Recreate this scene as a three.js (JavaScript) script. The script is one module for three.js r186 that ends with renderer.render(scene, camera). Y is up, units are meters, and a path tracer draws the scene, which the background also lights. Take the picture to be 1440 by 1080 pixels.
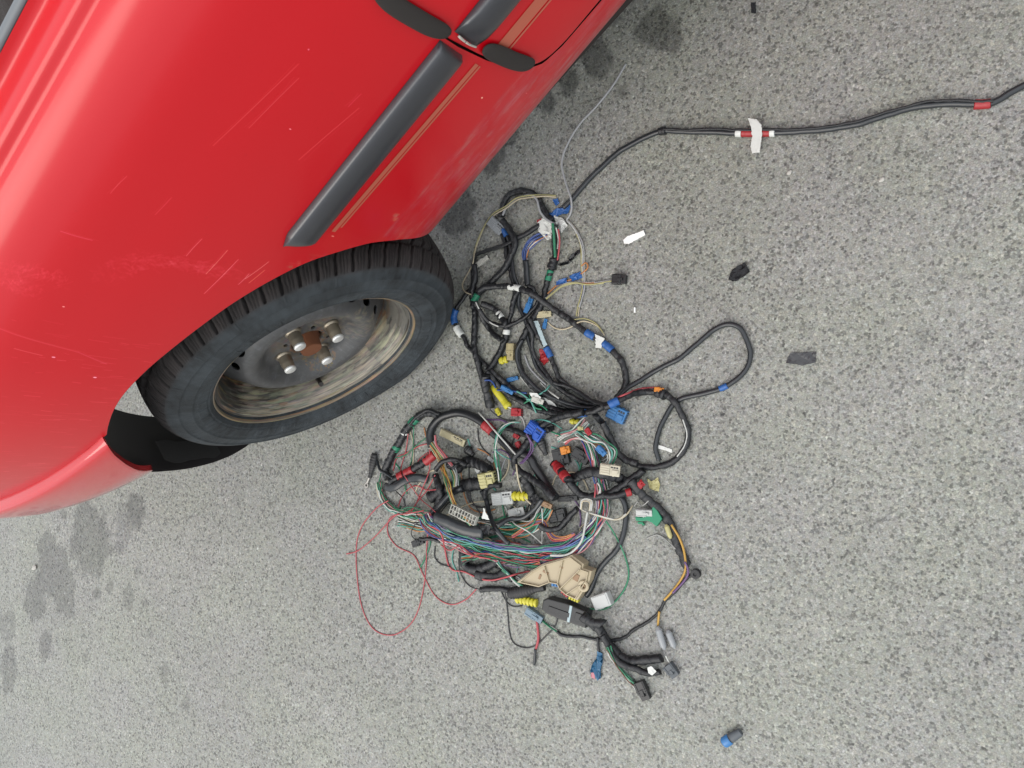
import * as THREE from 'three';
import { RoundedBoxGeometry } from 'three/addons/geometries/RoundedBoxGeometry.js';
import { mergeGeometries, mergeVertices, toCreasedNormals } from 'three/addons/utils/BufferGeometryUtils.js';
import { TessellateModifier } from 'three/addons/modifiers/TessellateModifier.js';
import { Brush, Evaluator, SUBTRACTION } from 'three-bvh-csg';
import { createNoise2D, createNoise3D } from 'simplex-noise';

// ------------------------------------------------------------ camera, sky, sun, exposure
const scene = new THREE.Scene();
const camera = new THREE.PerspectiveCamera(51.5985, 1024 / 768, 0.05, 200);
camera.position.set(0.70327, 1.30316, 0.61789);
camera.up.set(0.63154, 0.00652, -0.77531);                        // the phone was held upright and the picture lies on its side
camera.lookAt(0.33698, 0.42432, 0.31213);

const SW = 256, SH = 128, skyData = new Float32Array(SW * SH * 4);
{
  const n3 = createNoise3D(rngOf(3));
  for (let j = 0; j < SH; j++) for (let i = 0; i < SW; i++) {
    const el = ((j + 0.5) / SH - 0.5) * Math.PI, az = ((i + 0.5) / SW) * 2 * Math.PI;
    const dx = Math.cos(el) * Math.cos(az), dy = Math.sin(el), dz = Math.cos(el) * Math.sin(az);
    const cl = n3(dx * 1.3, dy * 2.2, dz * 1.3) * 0.6 + n3(dx * 3 + 9, dy * 5, dz * 3) * 0.3;
    const L = dy > 0 ? (0.62 + 0.48 * dy) * (1 + 0.14 * cl) : 0.3;
    const k = (j * SW + i) * 4;
    skyData[k] = L * 0.955; skyData[k + 1] = L; skyData[k + 2] = L * 1.05; skyData[k + 3] = 1;
  }
}
const sky = new THREE.DataTexture(skyData, SW, SH, THREE.RGBAFormat, THREE.FloatType);
sky.mapping = THREE.EquirectangularReflectionMapping; sky.magFilter = THREE.LinearFilter; sky.minFilter = THREE.LinearFilter;
sky.wrapS = THREE.RepeatWrapping; sky.needsUpdate = true;
scene.background = sky; scene.environment = sky;
scene.backgroundIntensity = 1.0; scene.environmentIntensity = 1.0;

const sun = new THREE.DirectionalLight(0xfff6ea, 1.2);
sun.position.set(-3.6, 4.6, 2.2); sun.target.position.set(0.2, 0, 0.2);
sun.castShadow = true; sun.shadow.radius = 85; sun.shadow.mapSize.set(2048, 2048);
Object.assign(sun.shadow.camera, { left: -4, right: 4, top: 4, bottom: -4, near: 0.5, far: 14 });
scene.add(sun, sun.target);

const renderer = new THREE.WebGLRenderer({ antialias: true });
renderer.setSize(1024, 768);
renderer.toneMapping = THREE.LinearToneMapping;
renderer.toneMappingExposure = 1.64;
renderer.shadowMap.enabled = true; renderer.shadowMap.type = THREE.PCFSoftShadowMap;

// ------------------------------------------------------------ helpers
function rngOf(seed) { let a = seed >>> 0; return () => { a = (a + 0x6D2B79F5) | 0; let t = Math.imul(a ^ (a >>> 15), 1 | a); t = (t + Math.imul(t ^ (t >>> 7), 61 | t)) ^ t; return ((t ^ (t >>> 14)) >>> 0) / 4294967296; }; }
const rand = rngOf(41), n2 = createNoise2D(rngOf(11)), n3d = createNoise3D(rngOf(12));
const lin = (r, g, b) => new THREE.Color().setRGB(r, g, b);
const clamp = (v, a = 0, b = 1) => Math.min(b, Math.max(a, v));
const sstep = (a, b, x) => { const t = clamp((x - a) / (b - a)); return t * t * (3 - 2 * t); };
function add(parent, name, geo, mat, label) {
  const m = new THREE.Mesh(geo, mat); m.name = name; m.castShadow = m.receiveShadow = true; parent.add(m);
  if (label) m.userData.label = label;
  return m;
}
function thing(name, label, category, pos = [0, 0, 0], group) {
  const o = new THREE.Group(); o.name = name; o.position.set(...pos); scene.add(o);
  o.userData = { label, category }; if (group) o.userData.group = group;
  return o;
}
const tex = (w, h, fn, srgb = false, comps = 4) => {
  const d = new Uint8Array(w * h * 4); fn(d);
  const t = new THREE.DataTexture(d, w, h, THREE.RGBAFormat); t.magFilter = THREE.LinearFilter; t.minFilter = THREE.LinearMipmapLinearFilter; t.generateMipmaps = true;
  t.wrapS = t.wrapT = THREE.RepeatWrapping; if (srgb) t.colorSpace = THREE.SRGBColorSpace; t.needsUpdate = true; return t;
};
function gridGeo(nu, nv, fn, uvfn, closedU = false) {           // (nu+1) x (nv+1) vertices
  const pos = [], uv = [], idx = [];
  for (let i = 0; i <= nu; i++) for (let j = 0; j <= nv; j++) { const p = fn(i / nu, j / nv, i, j); pos.push(p[0], p[1], p[2]); const q = uvfn ? uvfn(i / nu, j / nv, p) : [i / nu, j / nv]; uv.push(q[0], q[1]); }
  for (let i = 0; i < nu; i++) for (let j = 0; j < nv; j++) { const a = i * (nv + 1) + j, b = a + nv + 1; idx.push(a, b, a + 1, b, b + 1, a + 1); }
  const g = new THREE.BufferGeometry(); g.setAttribute('position', new THREE.Float32BufferAttribute(pos, 3)); g.setAttribute('uv', new THREE.Float32BufferAttribute(uv, 2)); g.setIndex(idx);
  g.computeVertexNormals();
  if (closedU) { const n = g.attributes.normal; for (let j = 0; j <= nv; j++) { const a = j, b = nu * (nv + 1) + j; const v = new THREE.Vector3().fromBufferAttribute(n, a).add(new THREE.Vector3().fromBufferAttribute(n, b)).normalize(); n.setXYZ(a, v.x, v.y, v.z); n.setXYZ(b, v.x, v.y, v.z); } }
  return g;
}
function tubeAlong(points, r, { flat = 1, radial = 10, step = 0.003, ridge = 0, lump = 0, pitch = 0.013, taper = 0, seed = 0, wobble = 0 } = {}) {
  const curve = new THREE.CatmullRomCurve3(points, false, 'centripetal'), len = curve.getLength();
  const n = Math.max(4, Math.min(900, Math.ceil(len / step))), pos = [], uv = [], idx = [];
  const P = curve.getSpacedPoints(n), up = new THREE.Vector3(0, 1, 0), t = new THREE.Vector3(), b = new THREE.Vector3(), nn = new THREE.Vector3();
  const ph = seed * 1.7;
  for (let i = 0; i <= n; i++) {
    const p = P[i]; t.copy(P[Math.min(n, i + 1)]).sub(P[Math.max(0, i - 1)]).normalize();
    b.crossVectors(t, up).normalize(); nn.crossVectors(b, t).normalize();
    const s = (i / n) * len;
    if (wobble) { const o = wobble * (n2(s * 17 + ph, seed + 9) + 0.5 * n2(s * 45 + ph, seed + 4)); p.x += b.x * o; p.z += b.z * o; }
    let rr = r * (1 + lump * n2(s * 38 + ph, seed * 3.1) + lump * 0.5 * n2(s * 110 + ph, seed));
    if (taper) rr *= 1 - taper * (i / n);
    for (let k = 0; k <= radial; k++) {
      const a = (k / radial) * Math.PI * 2;
      let q = rr;
      if (ridge) { let f = s / pitch + k / radial + 0.3 * n2(s * 20, seed); f -= Math.floor(f); q *= 1 + ridge * (f < 0.82 ? f / 0.82 : (1 - f) / 0.18) + ridge * 0.5 * n2(s * 60 + Math.cos(a) * 0.8, seed + Math.sin(a) * 0.8); }
      const ca = Math.cos(a) * q, sa = Math.sin(a) * q * flat;
      pos.push(p.x + b.x * ca + nn.x * sa, p.y + b.y * ca + nn.y * sa, p.z + b.z * ca + nn.z * sa); uv.push(s, k / radial * r * 6);
    }
  }
  for (let i = 0; i < n; i++) for (let k = 0; k < radial; k++) { const a = i * (radial + 1) + k, c = a + radial + 1; idx.push(a, a + 1, c, c, a + 1, c + 1); }
  for (const e of [0, n]) {
    const c = pos.length / 3, p = P[e]; pos.push(p.x, p.y, p.z); uv.push(0, 0);
    for (let k = 0; k < radial; k++) { const a = e * (radial + 1) + k; e ? idx.push(c, a, a + 1) : idx.push(c, a + 1, a); }
  }
  const g = new THREE.BufferGeometry(); g.setAttribute('position', new THREE.Float32BufferAttribute(pos, 3)); g.setAttribute('uv', new THREE.Float32BufferAttribute(uv, 2)); g.setIndex(idx); g.computeVertexNormals();
  return g;
}
const at = (g, x = 0, y = 0, z = 0, rx = 0, ry = 0, rz = 0) => g.clone().applyMatrix4(new THREE.Matrix4().compose(new THREE.Vector3(x, y, z), new THREE.Quaternion().setFromEuler(new THREE.Euler(rx, ry, rz)), new THREE.Vector3(1, 1, 1)));
const rbox = (l, h, w, r = 0.0012, x = 0, y = 0, z = 0) => at(new RoundedBoxGeometry(l, h, w, 2, Math.min(r, l * 0.45, h * 0.45, w * 0.45)), x, y, z);
const merge = gs => mergeGeometries(gs.map(g => { const q = g.index ? g.toNonIndexed() : g.clone(); for (const k of Object.keys(q.attributes)) if (!['position', 'normal', 'uv'].includes(k)) q.deleteAttribute(k); q.morphAttributes = {}; return q; }));

// ------------------------------------------------------------ ground: worn light asphalt
const AT = 2048, ATM = 1.5;                                 // pixels and metres of one tile
const asphaltBump = new Uint8Array(AT * AT);
const asphaltMap = tex(AT, AT, d => {
  const R = rngOf(5), N = 440, cs = AT / N, cells = new Float32Array(N * N * 7);
  for (let i = 0; i < N * N; i++) {
    const k = R(); let tone, h;
    if (k < 0.15) { tone = 0.60 + 0.26 * R(); h = 0.4; }       // open pits and dark stones
    else if (k < 0.9) { tone = 0.93 + 0.14 * R(); h = 0.75 + 0.2 * R(); }
    else if (k < 0.9985) { tone = 1.05 + 0.12 * R(); h = 0.9; }
    else { tone = 1.2 + 0.1 * R(); h = 1; }
    cells.set([R(), R(), tone, h, (R() - 0.5), (R() - 0.5), 0.6 + 0.9 * R()], i * 7);
  }
  const noise = new Float32Array(AT * AT); for (let i = 0; i < AT * AT; i++) noise[i] = R() - 0.5;
  for (let y = 0; y < AT; y++) for (let x = 0; x < AT; x++) {
    const fx = x / cs, fy = y / cs, ix = Math.floor(fx), iy = Math.floor(fy);
    let d1 = 9, d2 = 9, best = 0;
    for (let b = -1; b <= 1; b++) for (let a = -1; a <= 1; a++) {
      const c = (((iy + b + N) % N) * N + (ix + a + N) % N) * 7, dx = ix + a + cells[c] - fx, dy = iy + b + cells[c + 1] - fy;
      const dd = Math.sqrt(dx * dx + dy * dy) * cells[c + 6];
      if (dd < d1) { d2 = d1; d1 = dd; best = c; } else if (dd < d2) d2 = dd;
    }
    const edge = clamp((d2 - d1) * 4), i = y * AT + x;
    const fine = (noise[i] + noise[(i + 1) % (AT * AT)] + noise[(i + AT) % (AT * AT)]) * 0.12;
    let t = cells[best + 2] * (0.88 + 0.12 * edge) * (1 + fine);
    if (cells[best + 2] < 0.7) t = t * edge + 0.9 * (1 - edge) * (1 + fine) ;
    const v = 130 * t, k = i * 4;
    d[k] = clamp(v * (1 + 0.035 * cells[best + 4]), 0, 255); d[k + 1] = clamp(v * 1.0, 0, 255); d[k + 2] = clamp(v * (0.985 + 0.05 * cells[best + 5]), 0, 255); d[k + 3] = 255;
    asphaltBump[i] = 255 * clamp(cells[best + 3] * (0.45 + 0.55 * edge) + fine * 0.5);
  }
  for (let q = 0; q < 26000; q++) {                       // larger stones torn out or standing dark, in loose clusters
    const cx = R() * AT, cy = R() * AT, dens = Math.sin(cx / AT * 18.85 + 1.3 * Math.sin(cy / AT * 12.57)) * Math.cos(cy / AT * 12.57 + 0.7 * Math.sin(cx / AT * 25.13)); if (R() > 0.5 + 0.5 * dens) continue;
    const ra = 1.6 + 3.6 * R() * R(), rb = ra * (0.55 + 0.5 * R()), an = R() * 3.14, ca = Math.cos(an), sa = Math.sin(an), pit = R() < 0.72, tone = pit ? 0.66 + 0.2 * R() : 1.05 + 0.1 * R(), w1 = R() * 6.28, ext = Math.ceil(ra * 1.4);
    for (let y = -ext; y <= ext; y++) for (let x = -ext; x <= ext; x++) {
      const u = (x * ca + y * sa) / ra, v = (-x * sa + y * ca) / rb, th = Math.atan2(v, u), rr = Math.hypot(u, v) * (1 + 0.22 * Math.sin(3 * th + w1) + 0.12 * Math.sin(5 * th + 2 * w1)); if (rr > 1.1) continue;
      const k = (((Math.floor(cy) + y + AT) % AT) * AT + (Math.floor(cx) + x + AT) % AT), m = 1 + (tone - 1) * clamp((1.1 - rr) * 3.5);
      for (let c = 0; c < 3; c++) d[k * 4 + c] = clamp(d[k * 4 + c] * m, 0, 255); asphaltBump[k] = clamp(asphaltBump[k] * (pit ? 1 - 0.6 * clamp((1.1 - rr) * 3) : 1.15), 0, 255);
    }
  }
}, true);
asphaltMap.anisotropy = 8;
const asphaltHeight = tex(AT, AT, d => { for (let i = 0; i < AT * AT; i++) { d[i * 4] = d[i * 4 + 1] = d[i * 4 + 2] = asphaltBump[i]; d[i * 4 + 3] = 255; } });
const asphalt = new THREE.MeshPhysicalMaterial({ map: asphaltMap, bumpMap: asphaltHeight, bumpScale: 0.0008, roughness: 0.6, sheen: 0.7, sheenRoughness: 0.5, sheenColor: lin(0.8, 0.82, 0.82), vertexColors: true });
// oil and water stains on the asphalt, those by the sill deepened to paint in its shade: centre x, z and two half-axes each
const STAINS_AND_SHADE = [[-1.073,-0.307,0.073,0.049,-0.06,0.075,0.43],[-1.049,-0.367,0.039,0.027,-0.029,0.036,0.41],[-1.255,-0.341,0.064,0.041,-0.05,0.063,0.41],[-1.248,-0.269,0.042,0.026,-0.04,0.051,0.38],[-1.243,-0.398,0.038,0.025,-0.027,0.033,0.38],[-1.377,-0.32,0.042,0.026,-0.037,0.046,0.39],[-0.874,-0.268,0.031,0.022,-0.029,0.036,0.52],[-0.928,-0.268,0.032,0.022,-0.034,0.042,0.29],[-0.98,-0.23,0.016,0.011,-0.011,0.014,0.36],[-1.134,-0.189,0.017,0.011,-0.01,0.013,0.36],[-1.031,-0.112,0.021,0.013,-0.02,0.025,0.32],[-1.412,-0.197,0.025,0.015,-0.027,0.033,0.39],[-1.606,-0.234,0.037,0.021,-0.045,0.057,0.39],[-1.541,-0.332,0.036,0.022,-0.031,0.039,0.29],[-1.079,-0.174,0.015,0.009,-0.01,0.013,0.29],[-0.989,-0.065,0.011,0.007,-0.008,0.01,0.29],[-1.032,0.104,0.014,0.008,-0.018,0.023,0.29],[-1.275,-0.083,0.013,0.008,-0.012,0.015,0.26],[-1.125,-0.429,0.015,0.011,-0.011,0.013,0.29],[-1.064,-0.4,0.015,0.01,-0.008,0.01,0.29],[-1.263,-0.21,0.024,0.015,-0.013,0.016,0.32],[-1.019,-0.001,0.012,0.007,-0.009,0.011,0.23],[-0.957,-0.143,0.011,0.007,-0.007,0.008,0.29],[-1.008,0.2,0.011,0.006,-0.013,0.016,0.26],[0.758,-0.126,0.028,0.035,-0.024,0.03,0.58],[0.761,-0.089,0.011,0.014,-0.015,0.019,0.5],[0.657,-0.177,0.019,0.023,-0.024,0.029,0.6],[0.593,-0.185,0.014,0.016,-0.016,0.02,0.65],[0.54,-0.188,0.012,0.013,-0.012,0.015,0.65],[0.649,-0.091,0.007,0.008,-0.007,0.009,0.48],[0.28,-0.184,0.032,0.032,-0.044,0.054,0.75],[0.4,-0.206,0.026,0.028,-0.026,0.032,0.72],[0.448,-0.203,0.015,0.017,-0.015,0.019,0.65],[0.271,-0.134,0.009,0.009,-0.007,0.009,0.48],[0.733,0.544,0.014,0.012,-0.009,0.011,0.22],[0.371,0.477,0.007,0.005,-0.005,0.006,0.36],[0.536,-0.241,0.029,0.034,-0.025,0.031,0.65],[0.667,-0.233,0.019,0.024,-0.014,0.018,0.6],[0.718,-0.209,0.012,0.015,-0.009,0.012,0.43]];
{
  const axis = (lo, hi, step, far) => { const a = []; let v = lo, s = step; const left = []; while (v > -far) { s *= 1.35; v -= s; left.push(v); } a.push(...left.reverse()); for (v = lo; v < hi; v += step) a.push(v); s = step; while (v < far) { a.push(v); s *= 1.35; v += s; } a.push(far); return a; };
  const X = axis(-2.1, 1.4, 0.007, 45), Z = axis(-0.8, 1.2, 0.007, 45), pos = [], uv = [], col = [], idx = [];
  for (const x of X) for (const z of Z) {
    pos.push(x, 0, z);
    uv.push((x * 0.82 + z * 0.57) / ATM, (-x * 0.57 + z * 0.82) / ATM);
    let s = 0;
    for (let k = 0; k < STAINS_AND_SHADE.length; k++) {
      const [cx, cz, ax, az, bx, bz, w] = STAINS_AND_SHADE[k], dx = x - cx, dz = z - cz;
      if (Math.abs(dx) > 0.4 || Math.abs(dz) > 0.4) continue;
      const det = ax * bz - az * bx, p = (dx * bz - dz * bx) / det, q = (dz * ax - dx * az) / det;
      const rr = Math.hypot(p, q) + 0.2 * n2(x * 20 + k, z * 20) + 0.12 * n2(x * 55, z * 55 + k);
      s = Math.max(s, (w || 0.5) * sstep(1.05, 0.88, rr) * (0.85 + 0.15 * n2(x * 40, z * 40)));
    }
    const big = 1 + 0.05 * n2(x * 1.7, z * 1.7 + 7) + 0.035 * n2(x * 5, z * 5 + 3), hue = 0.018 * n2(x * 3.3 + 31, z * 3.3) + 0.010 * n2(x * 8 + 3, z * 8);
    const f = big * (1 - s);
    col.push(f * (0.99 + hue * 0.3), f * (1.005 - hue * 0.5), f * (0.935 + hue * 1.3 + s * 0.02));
  }
  const nz = Z.length;
  for (let i = 0; i < X.length - 1; i++) for (let j = 0; j < nz - 1; j++) { const a = i * nz + j, b = a + nz; idx.push(a, a + 1, b, b, a + 1, b + 1); }
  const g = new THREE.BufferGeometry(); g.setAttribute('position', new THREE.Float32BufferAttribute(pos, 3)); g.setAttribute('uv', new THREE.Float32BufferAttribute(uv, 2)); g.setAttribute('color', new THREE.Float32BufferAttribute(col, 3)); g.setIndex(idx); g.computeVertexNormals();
  const o = add(scene, 'ground', g, asphalt); o.userData = { kind: 'structure', label: 'worn light grey asphalt with dark oil stains and shade painted in by the sill' };
}

// ------------------------------------------------------------ car materials
const fine = rngOf(9);
const SECTION = [[0.17,-0.11],[0.205,-0.078],[0.24,-0.045],[0.275,-0.015],[0.32,0.006],[0.38,0.017],[0.45,0.024],[0.53,0.028],[0.61,0.027],[0.69,0.02],[0.75,0.011],[0.8,0.001],[0.835,-0.012],[0.856,-0.026],[0.865,-0.039],[0.869,-0.048],[0.878,-0.0535],[0.8815,-0.062],[0.8825,-0.078],[0.885,-0.085],[0.895,-0.088]];
const NV = SECTION.length - 1;
function sec(v) {
  v = clamp(v, 0, NV - 1e-6); const i = Math.floor(v), t = v - i, P = [SECTION[Math.max(i - 1, 0)], SECTION[i], SECTION[i + 1], SECTION[Math.min(i + 2, NV)]];
  return [0, 1].map(k => 0.5 * (2 * P[1][k] + (-P[0][k] + P[2][k]) * t + (2 * P[0][k] - 5 * P[1][k] + 4 * P[2][k] - P[3][k]) * t * t + (-P[0][k] + 3 * P[1][k] - 3 * P[2][k] + P[3][k]) * t ** 3));
}
function taper(x) { let a = x < 0 ? -0.55 * x * x : 0; if (x < -0.5) a -= 3 * (x + 0.5) ** 2; if (x > 1.9) a -= 0.2 * (x - 1.9) ** 2; return a; }
function body(x, v, off = 0) {                            // a point on the car's left flank; the wheel's centre line is x = 0
  const [y, z] = sec(v), upw = clamp((y - 0.45) / 0.4), lo = clamp((0.42 - y) / 0.15), xx = clamp(x, -0.3, 1.2);
  let y2 = y + 0.03 * (xx - 0.3) + lo * 0.05 * (Math.max(x, 0.25) - 0.3) * (x < 0.9 ? 1 : 0.6 / (x - 0.3));
  if (x < 0) y2 -= upw * 0.25 * x * x;
  return [x, y2, z + taper(x) + off];
}
const MID = -0.78, flip = p => [p[0], p[1], 2 * MID - p[2]];

// paint: scratches, chips, rust specks and dust grain over the flank, drawn in (x, v)
const PW = 2048, PH = 2048, PX0 = -0.75, PX1 = 0.75;
const SCR = [[[0.2557,10.92],[0.2814,10.828]],[[0.2492,9.925],[0.2761,9.85]],[[0.2082,8.942],[0.2371,8.895]],[[0.1584,8.271],[0.2216,8.151]],[[0.1833,7.834],[0.2035,7.795]],[[0.1945,7.789],[0.2286,7.613]],[[0.1887,7.667],[0.2139,7.568]],[[0.4575,8.252],[0.4769,8.212]],[[0.3756,8.375],[0.4616,8.091]],[[0.1896,8.463],[0.2311,8.411]],[[0.0412,11.388],[0.0291,9.601]],[[0.0291,9.601],[0.0153,8.952]],[[0.1912,11.409],[0.1935,10.692]],[[0.0171,10.832],[0.0138,10.208]],[[0.3517,9.754],[0.4718,9.332]],[[0.3866,9.394],[0.459,9.185]]], SMUDGE = [[[0.1189,12.229],[0.1286,11.742],[0.1327,11.231],[0.1285,10.893]],[[0.1043,12.039],[0.1076,11.604],[0.1044,11.209]],[[0.1484,10.0],[0.1744,9.792],[0.1912,9.435],[0.1982,9.017],[0.198,8.524],[0.1968,8.016]]];
const paintCanvas = document.createElement('canvas'); paintCanvas.width = PW; paintCanvas.height = PH;
{
  const c = paintCanvas.getContext('2d'), R = rngOf(21), X = x => (x - PX0) / (PX1 - PX0) * PW, Y = v => PH - v / NV * PH;
  c.fillStyle = '#fff'; c.fillRect(0, 0, PW, PH);
  c.fillStyle = 'rgb(184,3,20)'; c.fillRect(0, 0, PW, PH);
  for (let i = 0; i < 9000; i++) { const a = 0.02 + 0.05 * R(); c.fillStyle = R() < 0.5 ? `rgba(200,40,50,${a})` : `rgba(140,0,8,${a})`; c.fillRect(R() * PW, R() * PH, 1 + R() * 5, 1 + R() * 5); }
  c.lineCap = 'round';
  for (const [[x0, v0], [x1, v1]] of SCR) for (let k = 0; k < 3; k++) {
    c.strokeStyle = `rgba(255,${150 + 70 * R()},${140 + 60 * R()},${k ? 0.12 : (x0 < 0.25 && x0 > 0.15 && v0 < 9 ? 0.5 : 0.25)})`; c.lineWidth = k ? 0.8 : 1.3; const j = k * 3 * (R() - 0.5);
    c.beginPath(); c.moveTo(X(x0) + j, Y(v0) + j * 4); c.quadraticCurveTo(X((x0 + x1) / 2) + 2 * (R() - 0.5), Y((v0 + v1) / 2) + 6 * (R() - 0.5), X(x1) + j, Y(v1) + j * 4); c.stroke();
  }
  for (const line of SMUDGE) for (let i = 0; i < line.length - 1; i++) for (let k = 0; k < 70; k++) {            // rubbed, chalky streaks of worn clear coat
    const t = R(), x = line[i][0] + (line[i + 1][0] - line[i][0]) * t, v = line[i][1] + (line[i + 1][1] - line[i][1]) * t; c.strokeStyle = `rgba(250,150,150,${0.02 + 0.05 * R()})`; c.lineWidth = 1 + 3.5 * R();
    const px = X(x) + (R() - 0.5) * 22, py = Y(v) + (R() - 0.5) * 70; c.beginPath(); c.moveTo(px, py); c.lineTo(px + (R() - 0.5) * 16, py + (R() - 0.5) * 30); c.stroke();
  }
  for (let i = 0; i < 260; i++) {                          // fine scuffs on the front of the fender
    const x = -0.55 + 0.62 * R(), v = 8.2 + 3.6 * R() * R(); c.strokeStyle = `rgba(255,170,165,${0.08 + 0.3 * R() * R()})`; c.lineWidth = 0.8 + R() * 0.9;
    const len = 0.1 + 0.5 * R() * R(); c.beginPath(); c.moveTo(X(x), Y(v)); c.lineTo(X(x + 0.003 * (R() - 0.5) - 0.002 * len), Y(v + len)); c.stroke();
  }
  for (let i = 0; i < 34; i++) { c.fillStyle = `rgba(255,${190 + 50 * R()},${180 + 50 * R()},${0.4 + 0.5 * R()})`; c.beginPath(); c.ellipse(X(-0.5 + R() * 1.1), Y(4 + R() * 9), 0.6 + R() * 1.0, 1.5 + R() * 3.5, 0, 0, 7); c.fill(); }
  for (let i = 0; i < 1500; i++) {                          // dried road dirt spattered low on the sill
    const v = 2 + 3.6 * Math.pow(R(), 0.8), x = 0.3 + 0.45 * R(); c.fillStyle = `rgba(${150 + 40 * R()},${95 + 30 * R()},${88 + 30 * R()},${0.05 + 0.22 * R() * (v < 4.3 ? 1 : 0.35)})`; c.beginPath(); c.ellipse(X(x), Y(v), 6 + 46 * R() * R(), 2 + 9 * R(), 0, 0, 7); c.fill();
  }
  for (const [x, v, s] of [[0.240, 6.88, 10], [0.250, 6.74, 8], [0.228, 7.02, 7], [0.345, 5.72, 3], [0.339, 5.66, 4]]) for (let k = 0; k < 14; k++) {
    c.fillStyle = `rgba(${150 + 60 * R()},${85 + 40 * R()},${60 + 30 * R()},0.22)`; c.beginPath(); c.ellipse(X(x) + (R() - 0.5) * 2.4 * s, Y(v) + (R() - 0.5) * s * 4, 1 + R() * 3, 2 + R() * 7, 0, 0, 7); c.fill();
  }
}
const paintMap = new THREE.CanvasTexture(paintCanvas); paintMap.colorSpace = THREE.SRGBColorSpace; paintMap.flipY = true;
const paintUV = (x, v) => [(x - PX0) / (PX1 - PX0), v / NV];
const orange = tex(512, 512, d => { for (let y = 0; y < 512; y++) for (let x = 0; x < 512; x++) { const a = x / 512 * 6.2832, b = y / 512 * 6.2832; const v = 128 + 60 * n3d(Math.cos(a) * 9 + Math.sin(b) * 7, Math.sin(a) * 9, Math.cos(b) * 9) + 50 * (n3d(Math.cos(a) * 30, Math.sin(a) * 30 + Math.sin(b) * 21, Math.cos(b) * 30)); const k = (y * 512 + x) * 4; d[k] = d[k + 1] = d[k + 2] = clamp(v, 0, 255); d[k + 3] = 255; } });
const paintProps = { roughness: 0.5, specularIntensity: 0.3, clearcoat: 0.75, clearcoatRoughness: 0.2 };
const flankPaint = new THREE.MeshPhysicalMaterial({ map: paintMap, ...paintProps });
const redPaint = new THREE.MeshPhysicalMaterial({ color: new THREE.Color('rgb(184,3,20)'), ...paintProps });
const bumperPaint = new THREE.MeshPhysicalMaterial({ color: new THREE.Color('rgb(182,6,22)'), roughness: 0.3, specularIntensity: 0.6, clearcoat: 1, clearcoatRoughness: 0.03 });
const grain = tex(256, 256, d => { const R = rngOf(77); for (let i = 0; i < 65536; i++) { const v = 128 + 127 * (R() - 0.5) * 1.2; d[i * 4] = d[i * 4 + 1] = d[i * 4 + 2] = clamp(v, 0, 255); d[i * 4 + 3] = 255; } });
const grainAt = s => { const t = grain.clone(); t.repeat.set(s, s); t.needsUpdate = true; return t; };
const blackTrim = new THREE.MeshPhysicalMaterial({ color: lin(0.022, 0.023, 0.029), roughness: 0.38, bumpMap: grainAt(40), bumpScale: 0.00012, clearcoat: 0.8, clearcoatRoughness: 0.22 });
const rubberTrim = new THREE.MeshStandardMaterial({ color: lin(0.024, 0.020, 0.018), roughness: 0.62, bumpMap: grainAt(30), bumpScale: 0.0006 });
const liner = new THREE.MeshStandardMaterial({ color: lin(0.026, 0.023, 0.024), roughness: 0.5, side: THREE.DoubleSide });
const bayMat = new THREE.MeshStandardMaterial({ color: lin(0.022, 0.013, 0.010), roughness: 0.6, bumpMap: grainAt(6), bumpScale: 0.004, side: THREE.DoubleSide });
const flapMat = new THREE.MeshStandardMaterial({ color: lin(0.05, 0.048, 0.048), roughness: 0.85, bumpMap: grainAt(5), bumpScale: 0.004, side: THREE.DoubleSide });
const underseal = new THREE.MeshStandardMaterial({ color: lin(0.02, 0.015, 0.013), roughness: 0.85, side: THREE.DoubleSide });
const chipMat = new THREE.MeshStandardMaterial({ color: lin(0.42, 0.40, 0.36), roughness: 0.7 });
const stripe = new THREE.MeshStandardMaterial({ color: lin(0.42, 0.10, 0.06), roughness: 0.4 });
const greySeal = new THREE.MeshStandardMaterial({ color: lin(0.12, 0.13, 0.14), roughness: 0.5 });
const glass = new THREE.MeshPhysicalMaterial({ color: lin(0.05, 0.06, 0.06), roughness: 0.05, metalness: 0, clearcoat: 1, clearcoatRoughness: 0.03 });
const chrome = new THREE.MeshStandardMaterial({ color: lin(0.62, 0.61, 0.58), roughness: 0.25, metalness: 1 });

// ------------------------------------------------------------ the car
const car = thing('red_car', 'red hatchback with a bare steel front wheel parked on the asphalt', 'car');
const ARCH = [[0.3038,4.963],[0.2897,5.779],[0.2624,6.454],[0.2376,6.883],[0.1981,7.303],[0.1528,7.65],[0.1057,7.901],[0.0541,8.118],[0.0096,8.257],[-0.0375,8.318],[-0.0767,8.259],[-0.1183,8.094],[-0.1425,7.96]], SEAM = [[-0.1425,7.96],[-0.1552,8.0],[-0.1865,8.03],[-0.2266,8.02],[-0.2662,8.02],[-0.3156,8.04],[-0.3665,8.08],[-0.42,8.1],[-0.5,8.1],[-0.58,8.05],[-0.655,8.0]];
const polyAt = pts => { const d = [0]; for (let i = 1; i < pts.length; i++) d.push(d[i - 1] + Math.hypot((pts[i][0] - pts[i - 1][0]), (pts[i][1] - pts[i - 1][1]) * 0.06)); const L = d[d.length - 1]; return t => { const s = t * L; let i = 1; while (i < d.length - 1 && d[i] < s) i++; const k = (s - d[i - 1]) / (d[i] - d[i - 1] || 1); return [pts[i - 1][0] + (pts[i][0] - pts[i - 1][0]) * k, pts[i - 1][1] + (pts[i][1] - pts[i - 1][1]) * k]; }; };
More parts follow.
